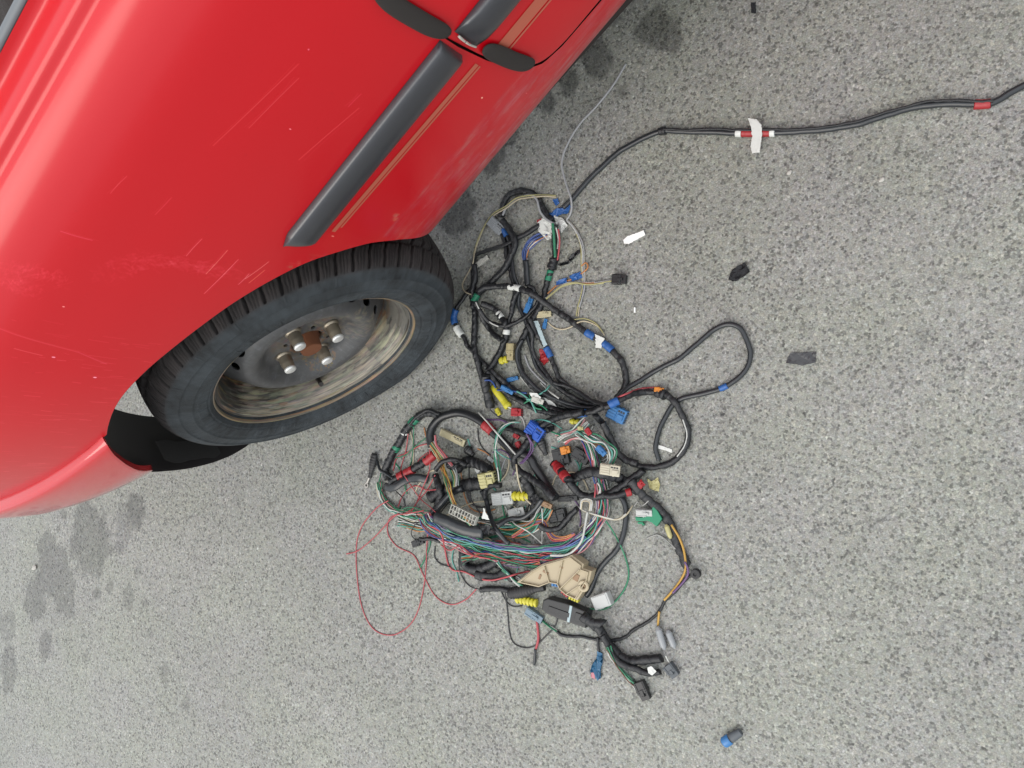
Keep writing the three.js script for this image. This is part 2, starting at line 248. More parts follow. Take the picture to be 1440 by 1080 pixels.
function smoothPoly(pts) { const c = new THREE.CatmullRomCurve3(pts.map(p => new THREE.Vector3(p[0], p[1] * 0.06, 0)), false, 'centripetal'); return t => { const p = c.getPointAt(t); return [p.x, p.y / 0.06]; }; }
function panel(lower, upper, { nu = 120, nv = 60, lip = 0.018, lipTop = 0, ease = 1.6, right = false } = {}) {
  const extra = lip ? 3 : 0, top = lipTop ? 3 : 0;
  return gridGeo(nu, nv + extra + top, (u, w, i, j) => {
    const a = lower(u), b = upper(u); let p;
    if (j < extra) { p = body(a[0], a[1]); const k = [lip, lip * 0.2, 0.0012][j]; p[2] -= k; if (j === 2) p[1] -= 0.0004; }
    else if (j > nv + extra) { p = body(b[0], b[1]); p[2] -= [0.0012, lipTop * 0.3, lipTop][j - nv - extra - 1]; }
    else { const t = Math.pow((j - extra) / nv, ease); p = body(a[0] + (b[0] - a[0]) * t, a[1] + (b[1] - a[1]) * t); }
    return right ? flip(p) : p;
  }, (u, w, p) => { const a = lower(u), b = upper(u), t = Math.pow(clamp((w * (nv + extra + top) - extra) / nv), ease); return paintUV(a[0] + (b[0] - a[0]) * t, a[1] + (b[1] - a[1]) * t); });
}
const DOORX = 0.5745;
for (const right of [false, true]) {
  // front fender in three pieces of one skin: sill corner, arch, nose side, all in one sheet
  const low = t => {
    if (t < 0.2) { const k = t / 0.2; return [DOORX - (DOORX - 0.328) * k, 0]; }
    if (t < 0.3) { const k = (t - 0.2) / 0.1; return [0.328 - 0.0242 * k * k, 4.963 * k]; }
    if (t < 0.72) return archAt((t - 0.3) / 0.42);
    return seamAt((t - 0.72) / 0.28);
  };
  var archAt = archAt || smoothPoly(ARCH), seamAt = seamAt || smoothPoly(SEAM);
  const up = t => t < 0.2 ? [DOORX - 0.18 * t / 0.2, NV] : t < 0.3 ? [DOORX - 0.18 - 0.06 * (t - 0.2) / 0.1, NV] : t < 0.72 ? [DOORX - 0.24 - 0.44 * (t - 0.3) / 0.42, NV] : [DOORX - 0.68 - 0.54 * (t - 0.72) / 0.28, NV];
  add(car, 'front_fender', panel(low, up, { nu: 320, nv: 110, lip: 0.02, right }), right ? redPaint : flankPaint);
  const sillTop = polyAt([[DOORX, 8.0], [0.5765, 7.3], [0.5825, 6.58], [0.5915, 6.05], [0.6025, 5.53], [0.619, 5.18], [0.65, 5.03], [0.9, 5.01], [1.78, 5.0]]);
  // sill below the door, same skin carried on
  add(car, 'sill', panel(t => [sillTop(t)[0], 0], t => sillTop(t), { nu: 160, nv: 30, lip: 0.02, ease: 1, right }), right ? redPaint : flankPaint);
  // door: front edge with a rounded lower corner
  const edge = smoothPoly([[0.5705, NV], [0.5712, 12], [0.5715, 9.2], [0.5745, 8.2], [0.580, 7.3], [0.586, 6.6], [0.595, 6.1], [0.606, 5.6], [0.622, 5.26], [0.65, 5.1], [0.72, 5.1], [0.9, 5.08]]);
  const doorLow = t => edge(t), doorUp = t => t < 0.62 ? [0.76 + t * 0.1, NV - (NV - 8.5) * Math.min(1, t / 0.62)] : [0.822 + (t - 0.62) * 0.3, 8.5];
  const dm = right ? redPaint : flankPaint;
  add(car, 'door', merge([panel(doorLow, doorUp, { nu: 160, nv: 40, lip: 0.02, ease: 1.3, right }), panel(polyAt([[0.9, 5.08], [1.72, 5.08]]), polyAt([[0.936, 8.5], [1.72, 8.5]]), { nu: 40, nv: 12, lip: 0.02, ease: 1, right }), panel(polyAt([[0.822, 8.5], [0.936, 8.5], [1.72, 8.5]]), polyAt([[0.76, NV], [0.93, NV], [1.72, NV]]), { nu: 40, nv: 30, lip: 0, ease: 1, right })]), redPaint);
  add(car, 'rear_quarter', panel(polyAt([[1.728, 0], [2.0, 0], [2.06, 5], [2.2, 7.4], [2.35, 8], [2.5, 7.4], [2.64, 5], [2.7, 1], [2.95, 1]]), polyAt([[1.728, NV], [2.95, NV]]), { nu: 90, nv: 40, lip: 0.02, ease: 1.2, right }), redPaint);
  // jamb behind the door gap
  add(car, 'door_jamb', gridGeo(6, 30, (u, w) => { const p = body(0.55 + 0.09 * u, 4.6 + (NV - 5) * w, -0.016); return right ? flip(p) : p; }), underseal);
  // rubbing strips
  const strip = (x0, x1, v0, v1, name, tip) => {
    const g = gridGeo(70, 16, (u, w) => {
      const e = tip ? Math.pow(clamp(u / 0.05), 0.5) : Math.pow(clamp(u / 0.03), 0.4), f = Math.pow(clamp((1 - u) / 0.02), 0.5), x = x0 + (x1 - x0) * u, c = w * 2 - 1;
      const va = v0 + (tip ? 0.22 * (1 - e) : 0), vb = v1 - (tip ? 0.02 * (1 - e) : 0), vm = (va + vb) / 2, hv = (vb - va) / 2 * (tip ? 0.35 + 0.65 * e : 1);
      const q = Math.sign(c) * Math.min(1, Math.abs(c) * 1.12), prof = Math.abs(c) > 0.89 ? (1 - Math.abs(c)) / 0.11 : 1;
      const p = body(x + (tip ? -0.006 * (1 - e) * c : 0), vm + hv * q * (0.97 + 0.03 * prof), 0.0005 + 0.0135 * Math.pow(prof, 0.5) * Math.min(e, f) * Math.sqrt(1 - 0.9 * c * c)); return right ? flip(p) : p;
    }, (u, w) => [u * 4, w]);
    return add(car, name, g, blackTrim);
  };
  strip(0.2615, 0.5715, 7.13, 7.70, 'fender_moulding', true);
  strip(0.5875, 1.70, 7.02, 7.58, 'door_moulding', false);
  add(car, 'chipped_edge', tubeAlong([[0.5868, 7.5], [0.5862, 7.35], [0.5866, 7.2], [0.5885, 7.07]].map(([x, v]) => new THREE.Vector3(...(right ? flip(body(x, v, 0.004)) : body(x, v, 0.004)))), 0.0014, { radial: 6, step: 0.002, lump: 0.3 }), chipMat);
  // faded pinstripes under the strips
  const pin = (x0, x1, a, b) => { const g = gridGeo(50, 2, (u, w) => { const x = x0 + (x1 - x0) * u, p = body(x, a(x) + (b(x) - a(x)) * w, 0.0007); return right ? flip(p) : p; }); add(car, 'pinstripe', g, stripe); };
  const vA = x => 6.915 - 0.42 * (x - 0.2966) * 1.0, thin = 0.07;
  pin(0.297, 0.5725, x => vA(x) - 0.10, x => vA(x) - 0.012); pin(0.306, 0.5725, x => vA(x) - 0.16, x => vA(x) - 0.122);
  pin(0.603, 1.70, x => 6.42, x => 6.665); pin(0.608, 1.70, x => 6.345, x => 6.385);
  // rubber pads clipped over the front edge of the door
  for (const [mid, r0] of [[[[0.5745, 9.1], [0.5735, 8.7], [0.5755, 8.3], [0.5785, 7.95], [0.5835, 7.64]], 0.0098], [[[0.5925, 6.93], [0.5965, 6.55], [0.6005, 6.15], [0.606, 5.78], [0.6115, 5.55]], 0.0104]]) {
    const c = new THREE.CatmullRomCurve3(mid.map(([x, v]) => { const p = right ? flip(body(x, v, 0.004)) : body(x, v, 0.004); return new THREE.Vector3(...p); }));
    const g = gridGeo(40, 20, (u, w) => { const p = c.getPointAt(u), t = c.getTangentAt(u), n = new THREE.Vector3(0, 0, right ? -1 : 1), b = new THREE.Vector3().crossVectors(t, n).normalize(), e = Math.pow(1 - Math.pow(Math.abs(u * 2 - 1), 5), 0.5), a = w * Math.PI * 2; const q = r0 * e * (1 + 0.10 * Math.sin(u * 2.2 + 0.4));
      return [p.x + b.x * Math.cos(a) * q, p.y + b.y * Math.cos(a) * q, p.z + n.z * Math.sin(a) * q * 0.38]; });
    add(car, 'edge_guard', g, rubberTrim);
  }
  // seal along the open bonnet's gutter and the wall of the engine bay
  const seal = []; for (let x = 0.50; x > -0.6; x -= 0.05) { const p = body(x, NV, 0); p[1] += 0.001; p[2] -= 0.0065; seal.push(new THREE.Vector3(...(right ? flip(p) : p))); }
  add(car, 'bonnet_seal', tubeAlong(seal, 0.0058, { flat: 0.8, radial: 10, step: 0.01 }), greySeal);
  add(car, 'engine_bay_wall', gridGeo(30, 8, (u, w) => { const x = 0.52 - 1.14 * u, p = body(x, NV, 0); p[1] -= 0.001 + 0.5 * w + 0.01 * n2(x * 7, w * 5); p[2] -= 0.0125 + 0.09 * sstep(0.1, 0.5, w); return right ? flip(p) : p; }), underseal);
  add(car, 'inner_wing', gridGeo(30, 16, (u, w) => { const x = 0.5 - 0.66 * u, p = body(x, NV, 0); p[1] -= 0.03 + 0.07 * w + 0.012 * n2(x * 9, w * 4) - 0.05 * Math.exp(-Math.pow((x - 0.05) / 0.09, 2)) * Math.sin(w * Math.PI); p[2] -= 0.02 + 0.30 * w; return right ? flip(p) : p; }), bayMat);
  // wheel house: liner in front of the tyre with a hanging lower lip, shell behind it
  const house = (name, a0, a1, r0, r1, z0, z1, mat) => add(car, name, gridGeo(40, 8, (u, w) => { const a = a0 + (a1 - a0) * u, r = r0 + (r1 - r0) * Math.pow(u, 1.5), p = [-Math.cos(a) * r, 0.265 + Math.sin(a) * r, z0(u) + (z1(u) - z0(u)) * w]; return right ? flip(p) : p; }), mat);
  const edgeZ = a => { const T = [[-0.34, -0.075], [-0.30, -0.056], [-0.16, -0.043], [-0.022, -0.035], [0.147, -0.028], [0.333, -0.021], [0.5, -0.012], [0.62, -0.004], [0.75, -0.008], [0.95, -0.014]]; for (let i = 0; i < T.length - 1; i++) if (a <= T[i + 1][0]) return T[i][1] + (T[i + 1][1] - T[i][1]) * clamp((a - T[i][0]) / (T[i + 1][0] - T[i][0])); return -0.014; };
  house('splash_liner', -0.335, 0.95, 0.318, 0.350, u => edgeZ(-0.335 + 1.285 * u), u => -0.146 + 0.02 * sstep(0.12, 0, u), liner);
  house('mud_flap', -0.06, 0.45, 0.304, 0.306, u => edgeZ(-0.06 + 0.51 * u) - 0.003 - 0.006 * n2(u * 3, 2), u => edgeZ(-0.06 + 0.51 * u) - 0.045 - 0.010 * n2(u * 2.5, 7), flapMat);
  house('wheel_house', 1.75, 2.85, 0.352, 0.335, u => -0.01, u => -0.24, underseal);
}
// bumper: plan path times section, from arch to arch round the nose
const plan = new THREE.CatmullRomCurve3([...Array(8)].map((_, i) => { const x = -0.10 - i * 0.055; return new THREE.Vector3(x, 0, taper(x)); }).concat([[-0.575, -0.195], [-0.64, -0.262], [-0.69, -0.36], [-0.72, -0.5], [-0.733, -0.64], [-0.737, -0.78]].map(p => new THREE.Vector3(p[0], 0, p[1]))));
const PLEN = plan.getLength();
function planAt(s) { const t = clamp(s / PLEN), p = plan.getPointAt(t), d = plan.getTangentAt(t); return [p.x, p.z, d.z, -d.x]; }   // point and outward normal
const BSEC = [[0.560, -0.03], [0.5855, -0.012], [0.590, -0.004], [0.5895, 0.004], [0.587, 0.0105], [0.580, 0.0155], [0.565, 0.0185], [0.54, 0.0205], [0.515, 0.0215], [0.485, 0.0215], [0.45, 0.0165], [0.41, 0.005], [0.36, -0.014], [0.30, -0.038], [0.24, -0.064], [0.20, -0.084]];
const bumpSec = t => { const f = t * (BSEC.length - 1), i = Math.min(BSEC.length - 2, Math.floor(f)), k = f - i, P = [BSEC[Math.max(0, i - 1)], BSEC[i], BSEC[i + 1], BSEC[Math.min(BSEC.length - 1, i + 2)]]; return [0, 1].map(q => 0.5 * (2 * P[1][q] + (-P[0][q] + P[2][q]) * k + (2 * P[0][q] - 5 * P[1][q] + 4 * P[2][q] - P[3][q]) * k * k + (-P[0][q] + 3 * P[1][q] - 3 * P[2][q] + P[3][q]) * k ** 3)); };
const archX = y => { const T = [[0.60, -0.139], [0.585, -0.146], [0.56, -0.170], [0.52, -0.203], [0.48, -0.232], [0.445, -0.254], [0.425, -0.268], [0.41, -0.295], [0.39, -0.34], [0.36, -0.40], [0.30, -0.48], [0.2, -0.56]]; for (let i = 0; i < T.length - 1; i++) if (y >= T[i + 1][0]) return T[i][1] + (T[i + 1][1] - T[i][1]) * clamp((T[i][0] - y) / (T[i][0] - T[i + 1][0])); return -0.56; };
{
  const half = right => gridGeo(150, 56, (u, w, i) => {
    const [y, o] = bumpSec(w), s0 = -(archX(y) + 0.10) * 1.02, inner = i < 3; const s = inner ? s0 : s0 + (PLEN - s0) * (i - 3) / 147, [x, z, nx, nz] = planAt(s);
    const off = o + 0.004 * sstep(0.1, 0.35, s) + 0.026 - (inner ? [0.010, 0.004, 0.0012][i] : 0);
    const drop = 0.03 * (clamp(x, -0.3, 1.2) - 0.3) + 0.018; const p = [x + nx * off, y + drop - 0.012 * sstep(0.2, 0.6, s), z + nz * off]; return right ? flip(p) : p; });
  add(car, 'front_bumper', merge([half(false), half(true)]), bumperPaint);
  const nose = right => gridGeo(60, 10, (u, w) => { const [x, z, nx, nz] = planAt(0.5 + (PLEN - 0.5) * u), p = [x + nx * (0.0 - 0.06 * w), 0.56 + 0.22 * w, z + nz * (0.0 - 0.06 * w)]; return right ? flip(p) : p; });
  add(car, 'nose_panel', merge([nose(false), nose(true)]), redPaint);
  for (const right of [false, true]) {
    add(car, 'headlamp', gridGeo(30, 8, (u, w) => { const [x, z, nx, nz] = planAt(0.56 + 0.2 * u), o = 0.012 - 0.06 * (0.25 + 0.5 * w) , p = [x + nx * o, 0.60 + 0.13 * w, z + nz * o]; return right ? flip(p) : p; }), glass);
  }
  // scuttle, firewall, windscreen, roof, glass and tail close the body
  const box = (name, mat, x0, x1, y0, y1, z0, z1, r = 0.01) => add(car, name, at(new RoundedBoxGeometry(x1 - x0, y1 - y0, z0 - z1, 2, r), (x0 + x1) / 2, (y0 + y1) / 2, (z0 + z1) / 2), mat);
  box('firewall', underseal, 0.5, 0.52, 0.22, 0.885, -0.11, 2 * MID + 0.11, 0.004);
  box('scuttle', redPaint, 0.49, 0.60, 0.885, 0.905, -0.10, 2 * MID + 0.10, 0.006);
  box('floor_pan', underseal, 0.52, 2.95, 0.19, 0.21, -0.08, 2 * MID + 0.08, 0.004);
  const quadShell = (name, mat, a, b, w0, w1, nseg = 10, bow = 0.04) => add(car, name, gridGeo(nseg, 16, (u, w) => { const c = w * 2 - 1, hw = w0 + (w1 - w0) * u; return [a[0] + (b[0] - a[0]) * u - bow * (1 - c * c) * 0.6, a[1] + (b[1] - a[1]) * u + bow * (1 - c * c) * 0.5, MID + c * hw]; }), mat);
  quadShell('windscreen', glass, [0.60, 0.905], [1.15, 1.33], 0.66, 0.55);
  quadShell('roof', redPaint, [1.15, 1.33], [2.45, 1.33], 0.56, 0.55, 20, 0.05);
  quadShell('rear_window', glass, [2.45, 1.33], [2.95, 0.94], 0.55, 0.62);
  quadShell('tailgate', redPaint, [2.95, 0.94], [3.02, 0.30], 0.68, 0.72);
  for (const right of [false, true]) {
    const sideP = (x, w, o = 0) => { const p = [x, 0, 0]; p[1] = 0.90 + 0.43 * w; p[2] = MID + (0.69 - 0.14 * w + o); return right ? flip(p) : p; };
    add(car, 'side_window', gridGeo(10, 8, (u, w) => sideP(0.72 + 0.46 * w + (2.10 - 0.46 * w * 0.2 - 0.46 * w * 0.8) * u * 0.93, 0.02 + 0.94 * w)), glass);
    add(car, 'front_pillar', tubeAlong([0, 0.33, 0.66, 1].map(w => new THREE.Vector3(...sideP(0.61 + 0.55 * w, w, 0.004))), 0.03, { radial: 10, step: 0.05 }), redPaint);
    add(car, 'rear_pillar', tubeAlong([0, 0.33, 0.66, 1].map(w => new THREE.Vector3(...sideP(2.92 - 0.47 * w, w, 0.0))), 0.05, { radial: 10, step: 0.05 }), redPaint);
    add(car, 'waist_ledge', gridGeo(20, 2, (u, w) => { const x = 0.575 + 2.37 * u, p = body(x, NV, 0); return right ? flip([p[0], p[1] + 0.012 * w, p[2] - 0.05 * w]) : [p[0], p[1] + 0.012 * w, p[2] - 0.05 * w]; }), redPaint);
  }
}
// ------------------------------------------------------------ wheel
const tyreMat = new THREE.MeshStandardMaterial({ vertexColors: true, roughness: 0.78, bumpMap: grainAt(24), bumpScale: 0.0006 });
const tyreGeo = (() => {
  const half = [[0.1770, -0.016], [0.1800, -0.009], [0.1850, -0.0045], [0.1885, -0.0018], [0.1900, -0.0006], [0.1915, -0.0012], [0.1940, 0.0000], [0.1950, 0.0006], [0.1990, 0.0014], [0.2080, 0.0032], [0.2092, 0.0033], [0.2110, 0.0035], [0.2170, 0.0037], [0.2190, 0.0052], [0.2210, 0.0036], [0.2330, 0.0020], [0.2380, 0.0010], [0.2398, 0.0026], [0.2415, 0.0006], [0.2480, -0.0026], [0.2530, -0.0046], [0.2565, -0.0058], [0.2580, -0.0072], [0.2605, -0.0100], [0.2640, -0.0145], [0.2668, -0.0190], [0.2690, -0.0235], [0.2708, -0.0280], [0.2722, -0.0325], [0.2734, -0.0370], [0.2744, -0.0415], [0.2751, -0.0455], [0.2756, -0.0490], [0.2759, -0.0530], [0.2762, -0.0570], [0.2765, -0.0630], [0.2768, -0.0700], [0.2768, -0.0780]];
  const prof = half.concat(half.slice(0, -1).reverse().map(([r, z]) => [r, -0.156 - z]));
  const NB = 60, PER = 18, NT = NB * PER, M = prof.length, R = rngOf(8), blk = [...Array(NB)].map(() => R());
  const g = gridGeo(NT, M - 1, (u, w, i, j) => {
    let [r, z] = prof[j]; const a = u * Math.PI * 2, zz = Math.min(-z, 0.156 + z), side = -z < 0.078 ? 0 : 0.5;
    if (r > 0.2575) {
      const f0 = (u * NB + side + 9.0 * zz + (zz > 0.03 ? 14 * (zz - 0.03) : 0)) % 1, f = (f0 + 1) % 1;
      const deep = sstep(0.2575, 0.2625, r) * 0.0068 * (zz > 0.066 ? 0.3 : 1);
      if (f < 0.15) r -= deep * 1.15; else if (Math.abs(f - 0.40) < 0.027 || Math.abs(f - 0.58) < 0.027 || Math.abs(f - 0.76) < 0.027) r -= deep * 0.34 * (zz < 0.05 ? 1 : 0.5);
      if (Math.abs(zz - 0.0475) < 0.0028) r -= 0.006;
      r += 0.0006 * (blk[Math.floor(u * NB) % NB] - 0.5);
    }
    if (r > 0.1945 && r < 0.2095 && z > -0.02) { const seg = (u * 6) % 1, b = Math.floor(u * 300); if (seg < 0.45 && ((b * 7919) % 13) > 5) z += 0.0009; }
    if (r > 0.244 && r < 0.2565 && z > -0.02 && Math.floor(u * 900) % 45 === 0) z += 0.0008;
    let x = Math.cos(a) * r, y = Math.sin(a) * r;
    if (y < -0.262) { z += (z > -0.078 ? 1 : -1) * 0.25 * (-0.262 - y); y = -0.2645 + (y + 0.2645) * 0.02; }
    else if (y < -0.2 && Math.abs(x) < 0.1) z += (z > -0.078 ? 1 : -1) * 0.006 * (1 - Math.abs(x) / 0.1) * sstep(-0.18, -0.25, y) * (r > 0.2 && r < 0.262 ? 1 : 0.3);
    return [x, y, z];
  }, (u, w) => [u * 8, w * 3], true);
  const col = [], p = g.attributes.position;
  for (let i = 0; i <= NT; i++) for (let j = 0; j < M; j++) {
    const r = prof[j][0], q = i * M + j, n = 0.78 + 0.32 * n2(p.getX(q) * 14, p.getY(q) * 14) + 0.22 * n2(p.getX(q) * 55 + 9, p.getY(q) * 55) + 0.15 * n3d(p.getX(q) * 160, p.getY(q) * 160, p.getZ(q) * 160);
    const s = sstep(0.262, 0.252, r); col.push((0.033 + 0.001 * s) * n, (0.027 + 0.015 * s) * n, (0.026 + 0.022 * s) * n);
  }
  g.setAttribute('color', new THREE.Float32BufferAttribute(col, 3)); return g;
})();
const rimCanvas = document.createElement('canvas'); rimCanvas.width = 2048; rimCanvas.height = 1024;
const rimProfile = [[0.150, -0.125], [0.1525, -0.098], [0.1540, -0.086], [0.1555, -0.076], [0.1580, -0.062], [0.1610, -0.045], [0.1640, -0.033], [0.1675, -0.0245], [0.1720, -0.0195], [0.1765, -0.0175], [0.1785, -0.0145], [0.1790, -0.0095], [0.1805, -0.0068], [0.1825, -0.0066], [0.1838, -0.0085], [0.1835, -0.0125], [0.182, -0.020]];
{ // rust lies on the lip and round the weld, pale dried mud in the barrel and on the disc
  const c = rimCanvas.getContext('2d'), R = rngOf(31), W = 2048, H = 1024; c.fillStyle = 'rgb(88,86,80)'; c.fillRect(0, 0, W, H);
  for (let i = 0; i < 5000; i++) { c.fillStyle = R() < 0.55 ? `rgba(52,52,55,${0.1 + 0.2 * R()})` : `rgba(128,124,116,${0.06 + 0.16 * R()})`; c.beginPath(); c.ellipse(R() * W, R() * H, 2 + 22 * R(), 1 + 9 * R(), 0, 0, 7); c.fill(); }
  const patch = (u0, u1, v0, v1, n, f) => { for (let i = 0; i < n; i++) { c.fillStyle = f(); c.beginPath(); c.ellipse((u0 + (u1 - u0) * R()) * W, H - (v0 + (v1 - v0) * R()) * H, 16 + 90 * R() * R(), 4 + 14 * R(), 0, 0, 7); c.fill(); } };
  const tan = () => `rgba(${120 + 40 * R()},${98 + 34 * R()},${70 + 26 * R()},${0.2 + 0.35 * R()})`; const rust = () => `rgba(${100 + 50 * R()},${66 + 26 * R()},${38 + 18 * R()},${0.12 + 0.25 * R()})`, mud = () => `rgba(${150 + 40 * R()},${144 + 36 * R()},${126 + 30 * R()},${0.08 + 0.2 * R()})`, dark = () => `rgba(${34 + 16 * R()},${32 + 14 * R()},${30 + 12 * R()},${0.25 + 0.35 * R()})`;
  patch(0, 1, 0.60, 0.90, 900, tan); patch(0, 1, 0.58, 0.66, 160, dark); patch(0, 1, 0.12, 0.26, 260, rust); patch(0, 1, 0.28, 0.6, 160, dark); patch(0.42, 0.8, 0.1, 0.58, 420, dark); patch(0.5, 0.72, 0.14, 0.22, 60, tan);
  patch(0.72, 1.0, 0.16, 0.6, 700, mud); patch(0, 0.08, 0.16, 0.6, 200, mud); patch(0.4, 0.9, 0.3, 0.58, 50, tan);
}
const rimMap = new THREE.CanvasTexture(rimCanvas); rimMap.colorSpace = THREE.SRGBColorSpace;
const discCanvas = document.createElement('canvas'); discCanvas.width = discCanvas.height = 1024;
{
  const c = discCanvas.getContext('2d'), R = rngOf(32), S = 1024; c.fillStyle = 'rgb(72,72,72)'; c.fillRect(0, 0, S, S);
  const blob = (x, y, r, n, f, sz) => { for (let i = 0; i < n; i++) { const a = R() * 6.283, q = r * Math.sqrt(R()); c.fillStyle = f(); c.beginPath(); c.ellipse(x + Math.cos(a) * q, y + Math.sin(a) * q, 2 + sz * R() * R(), 2 + sz * R() * R(), 0, 0, 7); c.fill(); } };
  blob(512, 512, 512, 2600, () => R() < 0.5 ? `rgba(58,58,62,${0.1 + 0.16 * R()})` : `rgba(118,120,124,${0.05 + 0.12 * R()})`, 26);
  blob(512, 512, 215, 900, () => `rgba(${70 + 30 * R()},${60 + 22 * R()},${48 + 16 * R()},${0.12 + 0.22 * R()})`, 22);
  blob(700, 600, 190, 700, () => `rgba(${120 + 30 * R()},${110 + 26 * R()},${90 + 22 * R()},${0.08 + 0.16 * R()})`, 24);
  blob(512, 512, 110, 500, () => `rgba(${96 + 40 * R()},${66 + 22 * R()},${40 + 14 * R()},${0.15 + 0.3 * R()})`, 14);
  blob(400, 700, 90, 200, () => `rgba(${110 + 40 * R()},${84 + 22 * R()},${44 + 14 * R()},${0.15 + 0.3 * R()})`, 12);
}
const discMap = new THREE.CanvasTexture(discCanvas); discMap.colorSpace = THREE.SRGBColorSpace;
const rimMat = new THREE.MeshStandardMaterial({ map: rimMap, roughness: 0.5, metalness: 0.0, side: THREE.DoubleSide });
const discMat = new THREE.MeshStandardMaterial({ map: discMap, roughness: 0.42, metalness: 0.0 });
const rustMat = new THREE.MeshStandardMaterial({ color: lin(0.2, 0.07, 0.028), roughness: 0.95, bumpMap: grainAt(3), bumpScale: 0.002 });
const nutMat = new THREE.MeshStandardMaterial({ color: lin(0.30, 0.26, 0.20), roughness: 0.42, metalness: 0.75 });
const capMat = new THREE.MeshStandardMaterial({ color: lin(0.72, 0.72, 0.70), roughness: 0.35, metalness: 0.6 });
const wheelProto = new THREE.Group(); wheelProto.name = 'wheel';
{
  add(wheelProto, 'tyre', tyreGeo, tyreMat);
  const up = new THREE.Matrix4().makeRotationX(Math.PI / 2);                     // lathe axis y becomes z
  const lathe = (pts, n = 96) => new THREE.LatheGeometry(pts.map(([r, z]) => new THREE.Vector2(Math.max(r, 1e-5), z)), n).applyMatrix4(up);
  const smooth = (pts, n) => new THREE.CatmullRomCurve3(pts.map(([r, z]) => new THREE.Vector3(r, z, 0)), false, 'centripetal').getPoints(n).map(p => [p.x, p.y]);
  add(wheelProto, 'rim', lathe(smooth(rimProfile, 70), 128), rimMat);
  const front = smooth([[0.0265, -0.0615], [0.030, -0.0565], [0.036, -0.056], [0.048, -0.058], [0.066, -0.0585], [0.076, -0.055], [0.086, -0.0445], [0.097, -0.0365], [0.108, -0.0345], [0.118, -0.0385], [0.128, -0.049], [0.139, -0.062], [0.147, -0.0705], [0.1545, -0.078]], 44);
  const loop = front.concat(front.slice().reverse().map(([r, z]) => [r, z - 0.0035]), [front[0]]).reverse();
  let disc = lathe(loop, 96); disc = mergeVertices((() => { const q = disc.clone(); q.deleteAttribute('uv'); q.deleteAttribute('normal'); return q; })(), 1e-6);
  disc.computeVertexNormals();
  const planar = g => { const p = g.attributes.position, u = []; for (let i = 0; i < p.count; i++) u.push(0.5 + p.getX(i) / 0.32, 0.5 + p.getY(i) / 0.32); g.setAttribute('uv', new THREE.Float32BufferAttribute(u, 2)); return g; };
  planar(disc);
  const ev = new Evaluator(); ev.attributes = ['position', 'normal', 'uv'];
  let b = new Brush(disc); b.updateMatrixWorld();
  for (const c0 of [-0.22, 1.87, -2.31]) for (const k of [-1, 0, 1]) {
    const a = c0 + k * 0.33, h = new THREE.CylinderGeometry(0.0118, 0.0118, 0.05, 20); h.scale(1, 1, 0.62); h.rotateX(Math.PI / 2);
    h.applyMatrix4(new THREE.Matrix4().makeRotationZ(a).multiply(new THREE.Matrix4().makeTranslation(0.127, 0, -0.053)).multiply(new THREE.Matrix4().makeRotationY(0.5)).multiply(new THREE.Matrix4().makeRotationZ(Math.PI / 2)));
    const hb = new Brush(planar(h)); hb.updateMatrixWorld(); b = ev.evaluate(b, hb, SUBTRACTION);
  }
  for (const a of [0.46, 2.03, 3.6, 5.17]) { const h = new THREE.CylinderGeometry(0.0042, 0.0042, 0.05, 12); h.rotateX(Math.PI / 2); h.translate(Math.cos(a) * 0.040, Math.sin(a) * 0.040, -0.055); const hb = new Brush(planar(h)); hb.updateMatrixWorld(); b = ev.evaluate(b, hb, SUBTRACTION); }
  const dg = b.geometry; planar(dg);
  add(wheelProto, 'wheel_disc', dg, discMat);
  add(wheelProto, 'hub', lathe([[0.0001, -0.0365], [0.017, -0.0365], [0.0185, -0.038], [0.0192, -0.044], [0.0205, -0.055], [0.0245, -0.060], [0.026, -0.075], [0.0001, -0.075]], 32), rustMat);
  add(wheelProto, 'brake_drum', lathe([[0.0001, -0.090], [0.135, -0.090], [0.140, -0.094], [0.140, -0.14], [0.0001, -0.14]], 40), underseal);
  const nut = merge([at(new THREE.CylinderGeometry(0.0115, 0.0118, 0.017, 6), 0, 0.0085, 0), new THREE.LatheGeometry([[0.0001, -0.003], [0.0135, -0.003], [0.0145, -0.001], [0.0135, 0.0015], [0.011, 0.003]].map(p => new THREE.Vector2(...p)), 24), at(new THREE.CylinderGeometry(0.0098, 0.0112, 0.010, 24), 0, 0.021, 0)]);
  const cap = new THREE.LatheGeometry([[0.0102, 0.0255], [0.0106, 0.0275], [0.0098, 0.0300], [0.0075, 0.0312], [0.0001, 0.0316]].map(p => new THREE.Vector2(...p)), 24);
  for (let k = 0; k < 4; k++) { const a = 1.246 + k * Math.PI / 2; for (const [n, g, m] of [['lug_nut', nut, nutMat], ['lug_nut_cap', cap, capMat]]) { const o = add(wheelProto, n, g, m); o.rotation.x = Math.PI / 2; o.position.set(Math.cos(a) * 0.05, Math.sin(a) * 0.05, -0.0565); } }
  const va = -2.297, valve = merge([at(new THREE.CylinderGeometry(0.0036, 0.0046, 0.022, 12), 0, 0, 0), at(new THREE.CylinderGeometry(0.0046, 0.0046, 0.009, 12), 0, 0.013, 0)]);
  const vo = add(wheelProto, 'tyre_valve', valve, rubberTrim); vo.position.set(Math.cos(va) * 0.154, Math.sin(va) * 0.154, -0.048); vo.rotation.set(0, 0, va + Math.PI / 2); vo.rotateX(0.9);
}
for (const [x, z, turn, s] of [[0, 0, -0.0768, 0], [2.35, -0.02, 0, 0], [0, 2 * MID, Math.PI + -0.0768, 1], [2.35, 2 * MID + 0.02, Math.PI, 1]]) {
  const w = x === 0 && z === 0 ? wheelProto : wheelProto.clone(); car.add(w);
  w.position.set(x, 0.265, z); w.rotation.set(s ? 0 : -0.0222, turn, 0, 'YXZ');
}

